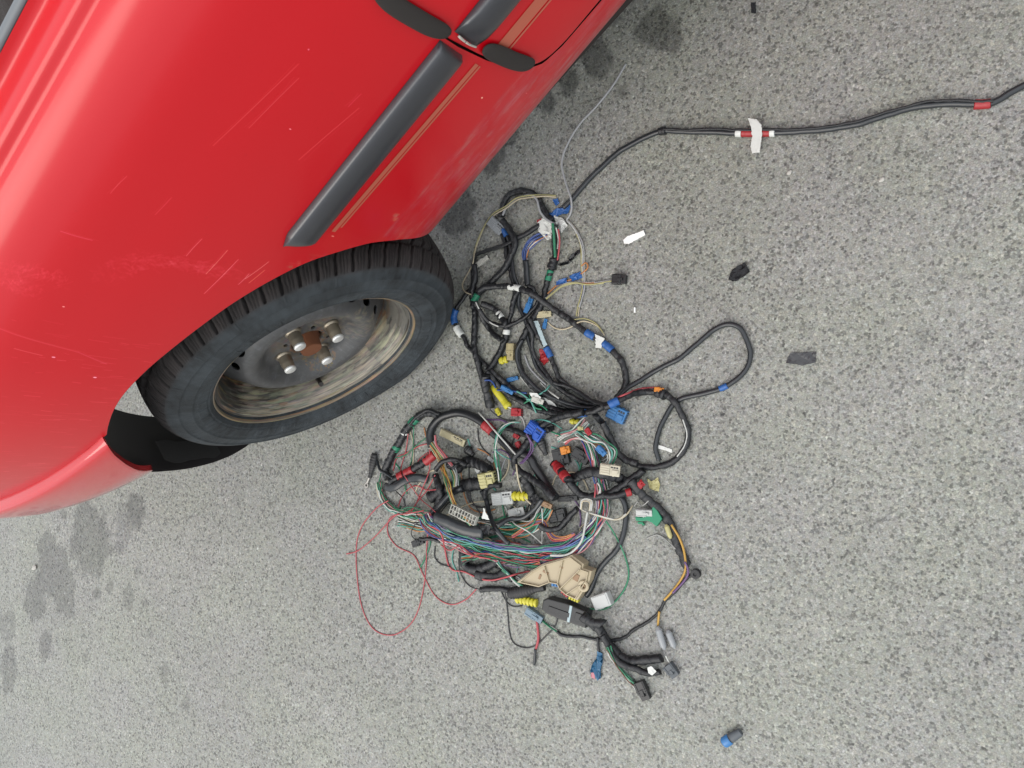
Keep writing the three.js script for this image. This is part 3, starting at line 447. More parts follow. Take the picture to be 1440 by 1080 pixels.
// ------------------------------------------------------------ harness materials
const M = {};
const std = (n, r, g, b, rough = 0.45, extra = {}) => (M[n] = new THREE.MeshPhysicalMaterial({ color: Math.max(r, g, b) > 0.05 ? lin(r * 0.66, g * 0.66, b * 0.66) : lin(r, g, b), roughness: rough, ...extra }));
const tapeBump = grainAt(60);
std('tape', 0.010, 0.011, 0.013, 0.34, { bumpMap: tapeBump, bumpScale: 0.0003 }); std('sheath', 0.019, 0.022, 0.025, 0.3); std('convol', 0.013, 0.014, 0.016, 0.36); std('rubber', 0.014, 0.014, 0.015, 0.55); std('blackpl', 0.014, 0.015, 0.016, 0.4);
std('blue', 0.025, 0.13, 0.42, 0.4); std('bluedark', 0.03, 0.14, 0.27, 0.45); std('red', 0.42, 0.022, 0.028, 0.45); std('green', 0.02, 0.24, 0.13, 0.45); std('whitetape', 0.84, 0.86, 0.82, 0.5); std('palelabel', 0.50, 0.63, 0.66, 0.5); std('pinktape', 0.55, 0.20, 0.24, 0.5);
std('white', 0.66, 0.65, 0.58, 0.4); std('whitepl', 0.64, 0.66, 0.64, 0.4); std('cream', 0.62, 0.56, 0.36, 0.45); std('creampl', 0.66, 0.61, 0.47, 0.4); std('beige', 0.50, 0.43, 0.24, 0.45); std('fuse', 0.56, 0.47, 0.31, 0.45); std('tan', 0.36, 0.22, 0.12, 0.5);
std('bluepl', 0.05, 0.22, 0.52, 0.38); std('blue2pl', 0.015, 0.11, 0.55, 0.38); std('greyblue', 0.20, 0.29, 0.36, 0.45); std('greypl', 0.10, 0.115, 0.13, 0.5); std('orangepl', 0.78, 0.27, 0.02, 0.4); std('yellow', 0.68, 0.62, 0.04, 0.42); std('paleyellow', 0.56, 0.52, 0.24, 0.45); std('redpl', 0.46, 0.02, 0.03, 0.4); std('greenpl', 0.006, 0.27, 0.13, 0.35);
std('metal', 0.50, 0.48, 0.44, 0.35, { metalness: 0.9 });
std('clear', 0.55, 0.58, 0.60, 0.35, { transmission: 0.35, thickness: 0 }); std('clearw', 0.66, 0.68, 0.66, 0.35, { transmission: 0.25, thickness: 0 });
for (const [n, c] of Object.entries({ red: [0.54, 0.085, 0.10], pink: [0.58, 0.25, 0.26], green: [0.03, 0.24, 0.12], teal: [0.12, 0.40, 0.33], blue: [0.03, 0.08, 0.30], blue2: [0.10, 0.16, 0.42], white: [0.66, 0.67, 0.63], cream: [0.62, 0.54, 0.38], grey: [0.42, 0.43, 0.44], yellow: [0.46, 0.43, 0.20], orange: [0.58, 0.24, 0.08], amber: [0.62, 0.36, 0.06], black: [0.018, 0.018, 0.02], purple: [0.16, 0.08, 0.22], brown: [0.16, 0.07, 0.04], metal: [0.40, 0.40, 0.38] })) std('w_' + n, ...c, 0.4);
// ------------------------------------------------------------ harness data: tenths of a millimetre, x y z
const PILE = [
{t:"c",H:"upper",n:"cable",m:"tape",r:0.00395,f:1,p:[3215,39,-654,3176,39,-556,3135,39,-459,3081,39,-368,3028,39,-277,2989,39,-179,2951,39,-80,2910,39,17,2867,39,114,2828,39,212,2784,39,308,2718,39,390,2638,39,458,2555,39,525,2470,39,587,2385,39,649,2300,39,712,2215,39,775]},
{t:"c",H:"upper",n:"cable",m:"sheath",r:0.00367,f:1,p:[3303,37,-717,3283,37,-617,3262,37,-517,3230,38,-420,3186,42,-329,3137,51,-239,3091,63,-149,3043,78,-60,2997,89,31,2949,93,121,2905,89,213,2877,77,310,2839,62,403,2770,48,477,2693,41,544,2635,38,627,2609,37,726,2588,37,825,2564,37,925,2525,37,1019,2469,37,1104,2416,37,1191,2373,37,1284,2335,37,1379,2298,37,1474,2258,37,1568,2224,37,1664,2210,37,1765,2217,37,1867,2230,37,1968,2247,37,2069,2269,37,2169,2294,37,2268,2322,37,2366,2353,37,2463,2384,37,2561,2418,37,2657,2463,37,2748,2520,37,2833,2582,37,2914,2644,37,2996]},
{t:"c",H:"upper",n:"cable",m:"tape",r:0.00367,f:1,p:[3352,67,-367,3257,79,-401,3163,83,-438,3071,78,-480,2983,67,-530,2898,55,-584,2813,45,-639,2726,40,-690,2637,38,-740,2540,37,-767,2455,37,-716,2386,37,-642,2318,37,-566,2256,37,-486,2191,37,-407,2112,37,-345,2014,37,-322,1912,37,-316,1812,37,-303,1711,37,-287,1612,37,-265,1518,37,-227,1437,37,-167,1387,37,-79,1358,37,18,1345,37,119,1352,37,220,1351,37,321,1326,37,419,1319,37,520,1346,37,618,1374,37,715,1387,37,816,1394,37,917,1406,37,1018,1427,37,1117,1450,37,1216,1469,37,1316,1489,37,1415,1514,37,1514,1541,37,1612,1570,37,1709,1603,37,1805,1640,37,1900,1678,37,1994,1719,37,2087,1765,37,2178,1816,37,2265,1872,37,2350,1932,37,2432,1993,37,2513,2058,37,2592,2125,37,2668,2197,37,2740,2273,37,2807,2351,37,2872,2428,37,2938]},
{t:"c",H:"upper",n:"cable",m:"tape",r:0.00564,f:1,p:[2436,121,-604,2375,120,-494,2302,118,-391,2199,111,-318,2094,97,-251,2018,78,-153,1957,65,-43,1883,58,59,1807,57,160,1730,57,259,1645,59,352,1554,68,439,1488,82,545,1436,97,659,1384,105,774,1333,100,889,1281,85,1003,1231,70,1118,1181,61,1234,1132,57,1350]},
{t:"c",H:"upper",n:"cable",m:"tape",r:0.00451,f:1,p:[3317,125,-369,3414,104,-346,3510,80,-323,3607,62,-299,3705,51,-272,3803,47,-244,3901,45,-219]},
{t:"c",H:"upper",n:"cable",m:"tape",r:0.00564,f:1,p:[3408,56,-927,3506,56,-1006,3611,56,-1075,3731,56,-1110,3855,56,-1094,3968,56,-1039,4063,56,-956,4131,56,-851,4172,56,-732,4182,56,-607,4152,56,-485,4124,56,-362,4110,56,-237,4117,56,-111]},
{t:"w",H:"upper",n:"wire",m:"w_grey",r:0.00216,p:[3473,114,-883,3559,101,-939,3655,80,-968,3756,61,-969,3855,54,-944,3948,64,-901,4036,80,-849,4112,97,-783,4155,110,-691,4158,116,-589,4118,120,-495,4079,120,-400,4068,120,-298,4074,120,-195,4102,120,-96,4140,120,0]},
{t:"w",H:"upper",n:"wire",m:"w_cream",r:0.00144,p:[4445,15,-412,4378,20,-489,4310,49,-559,4239,101,-609,4161,119,-671,4087,102,-739,4012,84,-806,3932,83,-869,3838,90,-909,3738,103,-920,3637,116,-929,3539,118,-958,3446,103,-997,3356,73,-1035,3265,38,-1067,3167,18,-1084,3066,14,-1072,2970,14,-1039,2877,14,-996,2786,16,-950,2699,26,-897,2624,54,-834,2562,93,-763,2512,136,-685,2449,160,-611,2356,130,-590,2266,82,-593,2173,40,-595,2075,18,-580,1983,23,-537,1945,53,-450,1957,85,-354,1995,118,-266,2051,141,-184]},
{t:"w",H:"upper",n:"wire",m:"w_yellow",r:0.00132,p:[4461,13,-433,4393,15,-509,4325,31,-583,4255,76,-642,4182,115,-701,4106,123,-768,4028,114,-834,3949,102,-897,3861,95,-947,3761,99,-966,3659,107,-971,3560,110,-995,3465,103,-1032,3371,87,-1066,3272,67,-1083,3172,50,-1080,3072,40,-1061,2974,36,-1033,2879,37,-996,2786,40,-953,2695,39,-907,2606,27,-859,2519,16,-807]},
{t:"c",H:"upper",n:"cable",m:"tape",r:0.00592,f:1,p:[3409,133,-812,3415,125,-673,3416,138,-535,3404,159,-398,3349,165,-272,3242,154,-188,3111,149,-141,2978,138,-103,2842,114,-92,2706,87,-93,2568,70,-101,2430,69,-111,2293,90,-119,2161,126,-99,2036,157,-48,1921,170,30]},
{t:"c",H:"upper",n:"cable",m:"tape",r:0.00564,f:1,p:[2105,195,126,2170,134,217,2216,90,324,2238,79,449,2246,87,575,2249,96,702,2195,96,813,2101,82,896,1987,67,951,1873,60,1006,1758,65,1058,1641,79,1106,1522,97,1144,1398,112,1170]},
{t:"c",H:"upper",n:"cable",m:"tape",r:0.00451,f:1,p:[2014,192,187,1961,139,264,1920,90,350,1909,63,453,1914,62,560,1924,78,666,1946,102,769,1981,126,867,2020,146,966]},
{t:"c",H:"upper",n:"cable",m:"tape",r:0.00367,f:1,p:[2075,269,36,2047,261,135,2028,239,234,2015,203,330,2007,161,424,2032,130,518,2086,119,605,2150,121,687,2223,124,759,2312,118,812,2408,104,847,2507,89,873,2608,76,889,2710,63,891,2813,51,882,2915,42,871,2998,38,818,3028,37,720,3030,37,617,2997,37,519]},
{t:"w",H:"upper",n:"wire",m:"w_white",r:0.00132,p:[2092,304,74,2063,285,182,2030,225,273,2012,169,369,2026,165,481,2066,168,588,2122,164,688]},
{t:"c",H:"upper",n:"cable",m:"tape",r:0.00451,f:1,p:[2849,129,451,2745,126,485,2642,121,522,2550,118,581,2466,115,652]},
{t:"b",H:"upper",n:"wire",m:["w_blue","w_white","w_blue2","w_blue","w_orange","w_blue2"],w:0.0084,h:0.0035,k:12,p:[3904,35,-1,3730,35,-87,3537,35,-105,3354,35,-55,3240,35,101]},
{t:"c",H:"upper",n:"cable",m:"sheath",r:0.00564,f:1,p:[3294,109,95,3204,104,225,3114,103,356,3031,110,491]},
{t:"c",H:"upper",n:"cable",m:"tape",r:0.00395,f:1,p:[3049,167,516,3092,149,611,3058,128,702,2961,114,744]},
{t:"c",H:"upper",n:"cable",m:"tape",r:0.00508,f:1,p:[4137,144,21,4057,110,93,3979,80,167,3908,60,252,3841,53,342,3761,51,420,3669,51,483,3574,51,543,3477,51,601,3385,51,664,3295,51,731,3205,51,799,3113,51,864,3017,51,921,2913,54,963,2804,61,988,2697,73,1021,2592,86,1059,2488,92,1101,2384,89,1141,2276,78,1172,2175,66,1217,2087,57,1286,2017,52,1374,1966,51,1474,1933,51,1581,1922,51,1692,1922,51,1805,1927,51,1917,1941,51,2028,1971,51,2136,2014,51,2240,2062,52,2341,2113,54,2441,2170,61,2538,2233,73,2630,2300,88,2719,2372,100,2804,2449,108,2885,2536,107,2957,2630,97,3016,2725,81,3075]},
{t:"w",H:"upper",n:"wire",m:"w_green",r:0.0027,p:[4136,202,-1,4079,193,83,4021,179,164,3958,162,242,3894,145,319,3832,132,398,3772,124,479]},
{t:"w",H:"upper",n:"wire",m:"w_red",r:0.00156,p:[4157,226,169,4099,219,263,4032,203,351,3951,184,424,3866,169,494,3780,160,564]},
{t:"w",H:"upper",n:"wire",m:"w_white",r:0.00132,p:[4140,213,113,4083,152,178,4022,104,245,3971,142,330,3911,173,411]},
{t:"b",H:"upper",n:"wire",m:["w_yellow","w_white","w_grey","w_blue2","w_cream"],w:0.0042,h:0.002,k:5,p:[4337,20,62,4351,20,231,4341,20,400,4301,20,565,4218,20,713,4121,20,852,4020,20,989,3921,20,1126,3809,20,1254,3675,20,1357,3530,20,1447,3398,20,1554]},
{t:"c",H:"upper",n:"cable",m:"tape",r:0.00451,f:1,p:[2689,148,992,2656,128,1086,2623,102,1179,2601,76,1274,2595,59,1374,2590,50,1475,2580,46,1577,2567,45,1677,2550,45,1778,2529,45,1877,2505,45,1976,2471,45,2072,2441,45,2169,2432,45,2270,2442,45,2371,2455,45,2472]},
{t:"c",H:"upper",n:"cable",m:"sheath",r:0.00338,f:1,p:[2346,156,1212,2246,151,1235,2148,144,1266,2067,137,1330,2008,131,1414,1973,127,1511,1959,124,1613,1957,123,1716,1964,123,1820,1977,123,1922,1998,123,2023,2026,124,2123,2062,126,2220,2105,130,2313,2153,137,2405,2204,145,2494,2259,154,2581,2318,163,2666,2379,171,2749,2443,176,2830,2511,177,2907,2586,176,2979,2670,172,3039,2760,166,3090,2850,160,3140]},
{t:"c",H:"upper",n:"cable",m:"tape",r:0.00338,f:1,p:[2615,196,1053,2594,181,1152,2560,157,1246,2495,128,1319,2422,104,1387,2367,86,1470,2334,72,1567,2315,62,1667,2300,57,1769,2294,62,1871,2296,73,1973,2306,85,2074,2319,94,2176,2337,100,2277,2360,103,2377,2390,105,2475,2426,106,2571,2467,109,2665,2515,119,2755,2570,138,2839,2632,162,2917,2697,188,2993,2762,209,3070]},
{t:"c",H:"upper",n:"cable",m:"tape",r:0.00338,f:1,p:[2465,110,2218,2490,103,2315,2514,89,2412,2539,75,2509,2569,72,2605,2603,91,2699,2637,124,2787,2679,163,2871,2729,204,2947,2787,237,3024,2845,257,3103]},
{t:"c",H:"upper",n:"cable",m:"tape",r:0.0031,f:1,p:[2336,157,2212,2396,156,2293,2455,156,2375,2511,157,2459,2565,165,2544,2613,182,2631,2654,206,2721,2693,233,2810,2733,261,2898,2772,284,2989,2824,301,3073,2897,310,3142,2976,313,3206]},
{t:"c",H:"upper",n:"cable",m:"tape",r:0.00451,f:1,p:[1489,173,1212,1501,152,1309,1513,132,1407,1531,119,1505,1552,112,1603,1577,110,1700,1608,109,1796,1644,109,1890,1684,109,1982,1727,109,2073,1771,109,2164,1816,109,2253,1865,109,2341,1918,109,2427,1973,109,2511,2029,110,2594,2090,112,2674,2156,119,2749,2229,132,2817,2305,153,2879,2384,178,2936,2465,206,2989,2547,235,3040,2632,262,3086,2719,292,3127,2807,322,3165,2895,349,3204]},
{t:"c",H:"upper",n:"cable",m:"tape",r:0.00508,f:1,p:[1429,238,1199,1426,201,1306,1414,147,1406,1410,95,1507,1419,65,1616,1441,54,1727,1476,51,1835,1520,51,1940,1571,51,2042,1626,52,2142,1683,57,2240,1741,70,2337,1804,93,2429,1871,125,2515,1943,159,2597,2020,190,2675,2101,217,2750,2186,242,2821,2274,270,2888,2364,299,2951,2457,330,3010,2552,360,3065,2649,389,3117,2752,410,3161,2859,425,3195,2968,431,3228]},
{t:"w",H:"upper",n:"wire",m:"w_white",r:0.00156,p:[1830,16,1662,1838,16,1767,1847,16,1872,1862,16,1976,1883,16,2079,1911,16,2181,1949,16,2279,1994,16,2374,2040,16,2469]},
{t:"w",H:"upper",n:"wire",m:"w_white",r:0.00156,p:[2083,16,2004,2101,24,2117,2131,63,2220,2172,121,2310,2216,169,2404,2258,188,2509]},
{t:"w",H:"upper",n:"wire",m:"w_grey",r:0.00204,p:[2149,20,1413,2116,21,1510,2089,21,1608,2085,23,1710,2096,25,1811,2111,28,1912,2131,29,2012,2153,28,2111]},
{t:"c",H:"upper",n:"cable",m:"tape",r:0.00536,f:1,p:[2221,222,-91,2336,199,-73,2437,165,-22,2527,134,50,2615,123,129,2701,136,211,2781,160,297,2854,187,387,2923,208,481,2983,217,584,3030,210,693,3065,186,805,3095,150,915,3121,111,1024,3148,79,1136,3179,62,1250,3212,56,1364,3245,54,1479,3276,54,1594,3308,54,1709,3341,54,1824,3376,54,1938,3415,54,2051,3453,54,2164,3489,54,2278,3518,54,2393,3537,54,2511,3544,54,2630,3535,54,2749,3504,54,2864,3443,54,2966,3364,63,3055,3274,97,3124,3193,167,3175,3127,258,3215,3063,355,3241,2988,446,3240,2886,496,3208]},
{t:"c",H:"upper",n:"cable",m:"sheath",r:0.00423,f:1,p:[3090,460,3279,3176,415,3255,3251,353,3227,3320,284,3204,3390,213,3190,3467,149,3186,3554,99,3191,3648,66,3201,3747,50,3213,3846,44,3227,3945,43,3244,4044,42,3263,4142,42,3286,4240,42,3310,4338,42,3330,4438,42,3342,4539,42,3345,4639,42,3343,4740,42,3341,4840,42,3339,4941,42,3334,5041,42,3335,5141,42,3349,5237,42,3377,5323,42,3428,5388,42,3504,5422,42,3598,5418,42,3698,5393,42,3795,5359,42,3890,5317,42,3982,5257,42,4062,5180,42,4126,5091,42,4173,4994,42,4198,4894,42,4205,4793,42,4201,4694,42,4189,4596,42,4166,4501,42,4132,4409,42,4092,4317,42,4051,4226,42,4008,4137,42,3962,4047,42,3916,3954,42,3879,3855,42,3860,3755,42,3868,3660,42,3900,3568,42,3940,3476,42,3980,3385,42,4023,3298,42,4075,3216,42,4132,3137,42,4195,3070,42,4269,3028,42,4360,2997,42,4456]},
{t:"c",H:"upper",n:"cable",m:"tape",r:0.00508,f:1,p:[2946,527,3255,3056,519,3278,3163,496,3301,3259,443,3320,3338,364,3333,3402,272,3346,3463,181,3365,3538,105,3401,3622,69,3464,3700,65,3544,3767,77,3633,3817,94,3732,3843,102,3841,3841,96,3952,3816,80,4061,3781,65,4166,3744,55,4272,3694,52,4372,3621,51,4457,3533,51,4526,3433,51,4577,3325,51,4606,3213,51,4611,3103,51,4591,2997,51,4554,2896,51,4504,2804,51,4440,2719,51,4367,2642,51,4285,2577,51,4194,2532,51,4091,2508,51,3981,2504,51,3869,2520,51,3758,2547,56,3649,2573,74,3542,2605,119,3445,2639,193,3368,2663,274,3294,2683,358,3222]},
{t:"w",H:"upper",n:"wire",m:"w_red",r:0.00156,p:[3115,420,3223,3209,461,3255,3310,471,3285,3390,408,3301,3422,307,3296,3438,201,3287,3459,96,3281,3522,22,3306,3611,16,3364,3697,16,3428,3779,16,3497]},
{t:"w",H:"upper",n:"wire",m:"w_white",r:0.0012,p:[3774,118,4175,3736,113,4281,3690,107,4383,3615,103,4466,3521,101,4527,3415,101,4566,3306,101,4591]},
{t:"c",H:"upper",n:"cable",m:"tape",r:0.0079,f:1,p:[1414,325,1275,1252,235,1398,1115,130,1541,1005,85,1729]},
{t:"b",H:"upper",n:"wire",m:["w_yellow","w_blue","w_white","w_orange","w_yellow","w_grey"],w:0.0036,h:0.002,k:6,p:[4304,20,1510,4160,22,1419,4025,29,1316,3897,35,1205,3782,32,1080,3648,27,978,3489,38,920,3330,92,926,3182,171,951]},
{t:"w",H:"upper",n:"wire",m:"w_orange",r:0.00144,p:[3234,83,864,3328,48,851,3425,22,844,3524,15,865,3618,14,905,3710,15,947,3806,19,981,3903,28,1008,4003,36,1025,4103,35,1014,4131,39,926,4032,44,919]},
{t:"w",H:"upper",n:"wire",m:"w_cream",r:0.00132,p:[2887,13,1239,2905,13,1337,2940,13,1431,3001,17,1510,3077,32,1573,3164,58,1616,3255,82,1650,3353,80,1665,3436,41,1701,3498,18,1775,3547,13,1863,3582,13,1957,3585,13,2056,3571,13,2156]},
{t:"w",H:"upper",n:"wire",m:"w_yellow",r:0.0012,p:[3304,83,1561,3396,42,1612,3482,17,1680,3543,14,1775,3584,20,1880,3594,28,1992,3587,31,2105]},
{t:"c",H:"upper",n:"cable",m:"sheath",r:0.00479,f:1,p:[10553,48,3566,10451,48,3537,10348,48,3508,10245,48,3486,10140,48,3468,10040,48,3432,9958,48,3366,9885,48,3289,9817,48,3207,9752,48,3123,9683,48,3043,9609,48,2967,9534,48,2892,9455,48,2821,9371,48,2755,9282,48,2697,9191,48,2643,9098,48,2591,9006,48,2539,8913,48,2487,8819,48,2438,8726,48,2387,8636,48,2330,8550,48,2268,8467,48,2202,8386,48,2134,8305,48,2064,8226,48,1994,8148,48,1921,8072,48,1848,7996,48,1773,7921,48,1698,7847,48,1622,7772,48,1547,7698,48,1471,7625,48,1393,7554,48,1315,7483,48,1236,7412,48,1156,7342,48,1076,7273,48,996,7203,48,916,7133,48,836,7063,48,756,6993,48,676,6924,48,596,6854,48,516,6785,48,436,6716,48,355,6653,48,269,6585,48,188,6499,48,125,6406,48,75,6309,48,31,6211,48,-10,6112,48,-48,6012,48,-84,5911,48,-115,5808,48,-140,5703,48,-156,5597,48,-163,5491,48,-166,5384,48,-170,5278,48,-173,5172,48,-173,5066,48,-171,4960,48,-164,4854,48,-154,4749,48,-145,4642,48,-141,4536,48,-142,4430,48,-144]},
{t:"c",H:"upper",n:"cable",m:"tape",r:0.00203,f:1,p:[10059,104,3439,9993,104,3363,9928,104,3287,9863,104,3211,9797,104,3135,9730,104,3061,9662,104,2988,9592,104,2916,9521,104,2845,9446,104,2779,9366,104,2718,9283,104,2663,9197,104,2612,9109,104,2563,9022,104,2514,8935,104,2464,8846,104,2417,8758,104,2370,8672,104,2318,8590,104,2261,8510,104,2200,8432,104,2137,8356,104,2073,8281,104,2007,8206,104,1940,8132,104,1872,8060,104,1802,7990,104,1731,7920,104,1659,7852,104,1586,7784,104,1512,7716,104,1438,7649,104,1364,7582,104,1290,7515,104,1215,7448,104,1141,7381,104,1066,7314,104,991,7247,104,917,7180,104,842,7113,104,768,7046,104,694,6979,104,619,6912,104,545,6844,104,471,6777,104,396,6710,104,322,6643,104,248,6576,104,174]},
{t:"w",H:"upper",n:"wire",m:"w_grey",r:0.00204,p:[6840,20,-1245,6743,31,-1211,6647,42,-1176,6550,53,-1143,6451,63,-1115,6351,73,-1093,6249,82,-1075,6148,90,-1061,6045,97,-1049,5943,104,-1043,5840,109,-1042,5737,114,-1041,5634,117,-1035,5532,119,-1019,5431,120,-997,5332,120,-970,5234,119,-937,5138,117,-899,5047,114,-852,4963,110,-792,4893,105,-717,4841,102,-628,4800,102,-533,4762,105,-437,4728,112,-340,4697,117,-242,4660,114,-146,4605,102,-60,4533,82,11,4445,64,59,4344,51,76]},
{t:"w",H:"upper",n:"wire",m:"w_green",r:0.00149,p:[1820,158,2083,1782,158,2209,1771,160,2339,1853,162,2442]},
{t:"w",H:"upper",n:"wire",m:"w_green",r:0.00139,p:[1629,133,2125,1736,160,2155,1830,169,2218,1871,168,2324,1917,182,2428,1947,199,2537]},
{t:"w",H:"upper",n:"wire",m:"w_blue",r:0.00159,p:[1268,27,1620,1312,78,1548,1356,154,1500,1401,233,1458,1411,316,1405,1349,371,1357]},
{t:"w",H:"upper",n:"wire",m:"w_blue",r:0.00157,p:[1798,159,2020,1712,159,1943,1636,159,1856,1561,156,1768,1476,146,1691,1386,129,1621,1301,110,1545]},
{t:"w",H:"upper",n:"wire",m:"w_teal",r:0.00159,p:[1670,182,1877,1720,178,1981,1758,177,2090,1781,179,2202,1754,171,2313,1722,148,2421]},
{t:"w",H:"upper",n:"wire",m:"w_teal",r:0.00158,p:[1737,197,2127,1829,180,2176,1931,162,2189,2034,152,2211,2132,118,2212,2214,62,2178]},
{t:"c",H:"upper",n:"tape_band",m:"blue",r:0.00656,f:1,p:[3360,54,1888,3380,54,1950,3401,54,2011,3422,54,2072],band:1},
{t:"c",H:"upper",n:"tape_band",m:"blue",r:0.00656,f:1,p:[3481,54,2255,3502,54,2324,3519,54,2394,3531,54,2465],band:1},
{t:"s",H:"upper",n:"tape_flag",m:"whitetape",h:94,th:0.0005,wr:1,p:[3477,2048,3572,2228,3477,2261,3412,2320,3338,2241,3409,2153]},
{t:"c",H:"upper",n:"tape_band",m:"blue",r:0.00708,f:1,p:[3041,521,3276,3097,513,3287,3151,499,3298,3203,479,3310],band:1},
{t:"c",H:"upper",n:"tape_band",m:"blue",r:0.00658,f:1,p:[2360,298,2948,2413,315,2982,2466,332,3016,2520,350,3047,2575,367,3078],band:1},
{t:"c",H:"upper",n:"tape_band",m:"blue",r:0.00473,f:1,p:[4686,42,4188,4640,42,4179,4595,42,4166,4551,42,4151],band:1},
{t:"c",H:"upper",n:"tape_band",m:"blue",r:0.00667,f:1,p:[1565,37,-248,1500,37,-217,1443,37,-173,1402,37,-114,1376,37,-47],band:1},
{t:"c",H:"upper",n:"tape_band",m:"whitetape",r:0.00667,f:1,p:[1359,37,14,1347,37,87,1347,37,161,1354,37,234],band:1},
{t:"c",H:"upper",n:"tape_band",m:"blue",r:0.00567,f:1,p:[3303,37,-717,3292,37,-666,3282,37,-614,3272,37,-562],band:1},
{t:"c",H:"upper",n:"tape_band",m:"blue",r:0.00601,f:1,p:[2579,46,1592,2570,45,1658,2560,45,1724,2547,45,1790],band:1},
{t:"c",H:"upper",n:"tape_band",m:"tape",r:0.00808,f:1,p:[3722,51,448,3669,51,483,3616,51,517,3563,51,550],band:1},
{t:"c",H:"upper",n:"tape_band",m:"green",r:0.00578,f:1,p:[3540,51,564,3485,51,596,3431,51,631,3379,51,669],band:1},
{t:"c",H:"upper",n:"tape_band",m:"whitetape",r:0.00576,f:1,p:[2746,148,258,2792,164,309,2836,180,363,2878,195,418,2919,207,475],band:1},
{t:"c",H:"upper",n:"tape_band",m:"green",r:0.00642,f:1,p:[2145,131,-95,2100,142,-79,2056,152,-59,2014,160,-34],band:1},
{t:"c",H:"upper",n:"tape_band",m:"whitetape",r:0.00664,f:1,p:[2191,95,819,2171,93,840,2149,90,859,2127,86,878],band:1},
{t:"c",H:"upper",n:"tape_band",m:"whitetape",r:0.00624,f:1,p:[2237,79,444,2242,80,490,2245,83,536,2246,87,581],band:1},
{t:"c",H:"upper",n:"tape_band",m:"tape",r:0.00758,f:1,p:[3685,64,3527,3724,68,3573,3760,75,3621,3790,84,3673],band:1},
{t:"c",H:"upper",n:"tape_band",m:"red",r:0.00679,f:1,p:[10028,48,3425,9976,48,3384,9930,48,3337,9885,48,3288],band:1},
{t:"c",H:"upper",n:"tape_band",m:"red",r:0.00619,f:1,p:[7741,48,1515,7695,48,1468,7650,48,1420,7605,48,1371,7561,48,1323,7516,48,1274,7472,48,1224,7429,48,1175],band:1},
{t:"c",H:"upper",n:"tape_band",m:"whitetape",r:0.00639,f:1,p:[7429,48,1175,7408,48,1151,7386,48,1127,7365,48,1103],band:1},
{t:"c",H:"upper",n:"tape_band",m:"whitetape",r:0.00639,f:1,p:[7783,48,1558,7764,48,1539,7746,48,1520,7727,48,1501],band:1},
{t:"s",H:"upper",n:"tape_flag",m:"whitetape",h:115,th:0.0005,wr:1,p:[7637,1101,7720,1210,7715,1338,7637,1451,7508,1575,7422,1663,7332,1583,7388,1478,7504,1371,7589,1231]},
{t:"c",H:"upper",n:"tape_band",m:"tape",r:0.00639,f:1,p:[6597,48,200,6567,48,174,6536,48,150,6503,48,128],band:1},
{t:"s",H:"upper",n:"tape_flag",m:"whitetape",h:34,th:0.0005,wr:4,p:[4087,-274,4128,-52,3929,149,3830,89,3812,-164,3902,-276]},
{t:"s",H:"upper",n:"tape_flag",m:"whitetape",h:0,th:0.0005,wr:4,p:[4210,-179,4311,13,4281,162,4109,173,4143,-28]},
{t:"s",H:"upper",n:"tape_flag",m:"blue",h:0,th:0.0005,wr:4,p:[4079,-291,4324,-228,4560,-117,4548,-57,4436,-7,4263,-108,4096,-128]},
{t:"s",H:"upper",n:"tape_flag",m:"blue",h:0,th:0.0005,wr:2,p:[4359,-431,4456,-369,4429,-268,4346,-279]},
{t:"s",H:"upper",n:"tape_flag",m:"red",h:0,th:0.0005,wr:2,p:[3906,-354,4003,-312,3938,-231,3851,-262]},
{t:"s",H:"upper",n:"tape_flag",m:"tape",h:0,th:0.0005,wr:5,p:[3690,554,3877,660,4029,628,4204,655,4156,714,4001,707,3855,709,3728,643]},
{t:"s",H:"upper",n:"tape_flag",m:"blue",h:11,th:0.0005,wr:3,p:[3740,883,3961,985,3909,1092,3727,1010]},
{t:"s",H:"upper",n:"tape_flag",m:"blue",h:22,th:0.0005,wr:3,p:[3491,794,3695,878,3639,948,3453,864]},
{t:"s",H:"upper",n:"cable_label",m:"palelabel",h:88,th:0.0005,wr:1,p:[2713,1076,2786,1124,2651,1588,2572,1571]},
{t:"s",H:"upper",n:"tape_flag",m:"red",h:0,th:0.0005,wr:4,p:[2470,1513,2520,1590,2475,1806,2341,1812,2339,1675]},
{t:"k",H:"upper",n:"wire_connector",k:"housing",m:"clear",c:[3235,0,-866],y:-1.424,s:[0.0377,0.01,0.0204]},
{t:"k",H:"upper",n:"wire_connector",k:"plug",m:"white",c:[2587,0,-561],y:-0.153,s:[0.0309,0.007,0.0096]},
{t:"k",H:"upper",n:"wire_connector",k:"plug",m:"blackpl",c:[4406,0,1594],y:-0.746,s:[0.0262,0.012,0.018]},
{t:"k",H:"upper",n:"wire_connector",k:"plug",m:"bluepl",c:[2804,0,760],y:0.511,s:[0.0318,0.008,0.0108]},
{t:"k",H:"upper",n:"wire_connector",k:"plug",m:"cream",c:[2936,0,1095],y:-0.64,s:[0.0303,0.008,0.012]},
{t:"k",H:"upper",n:"wire_connector",k:"plug",m:"beige",c:[1985,0,1182],y:-2.296,s:[0.0331,0.011,0.0156]},
{t:"k",H:"upper",n:"wire_connector",k:"rings",m:"yellow",c:[1765,0,1204],y:-0.463,s:[0.0171,0.009,0.0144]},
{t:"k",H:"upper",n:"wire_connector",k:"sleeve",m:"yellow",c:[1296,0,1704],y:-1.528,s:[0.053,0.013,0.0156]},
{t:"k",H:"upper",n:"wire_connector",k:"plug",m:"bluepl",c:[1685,0,1595],y:-0.47,s:[0.0246,0.007,0.0084]},
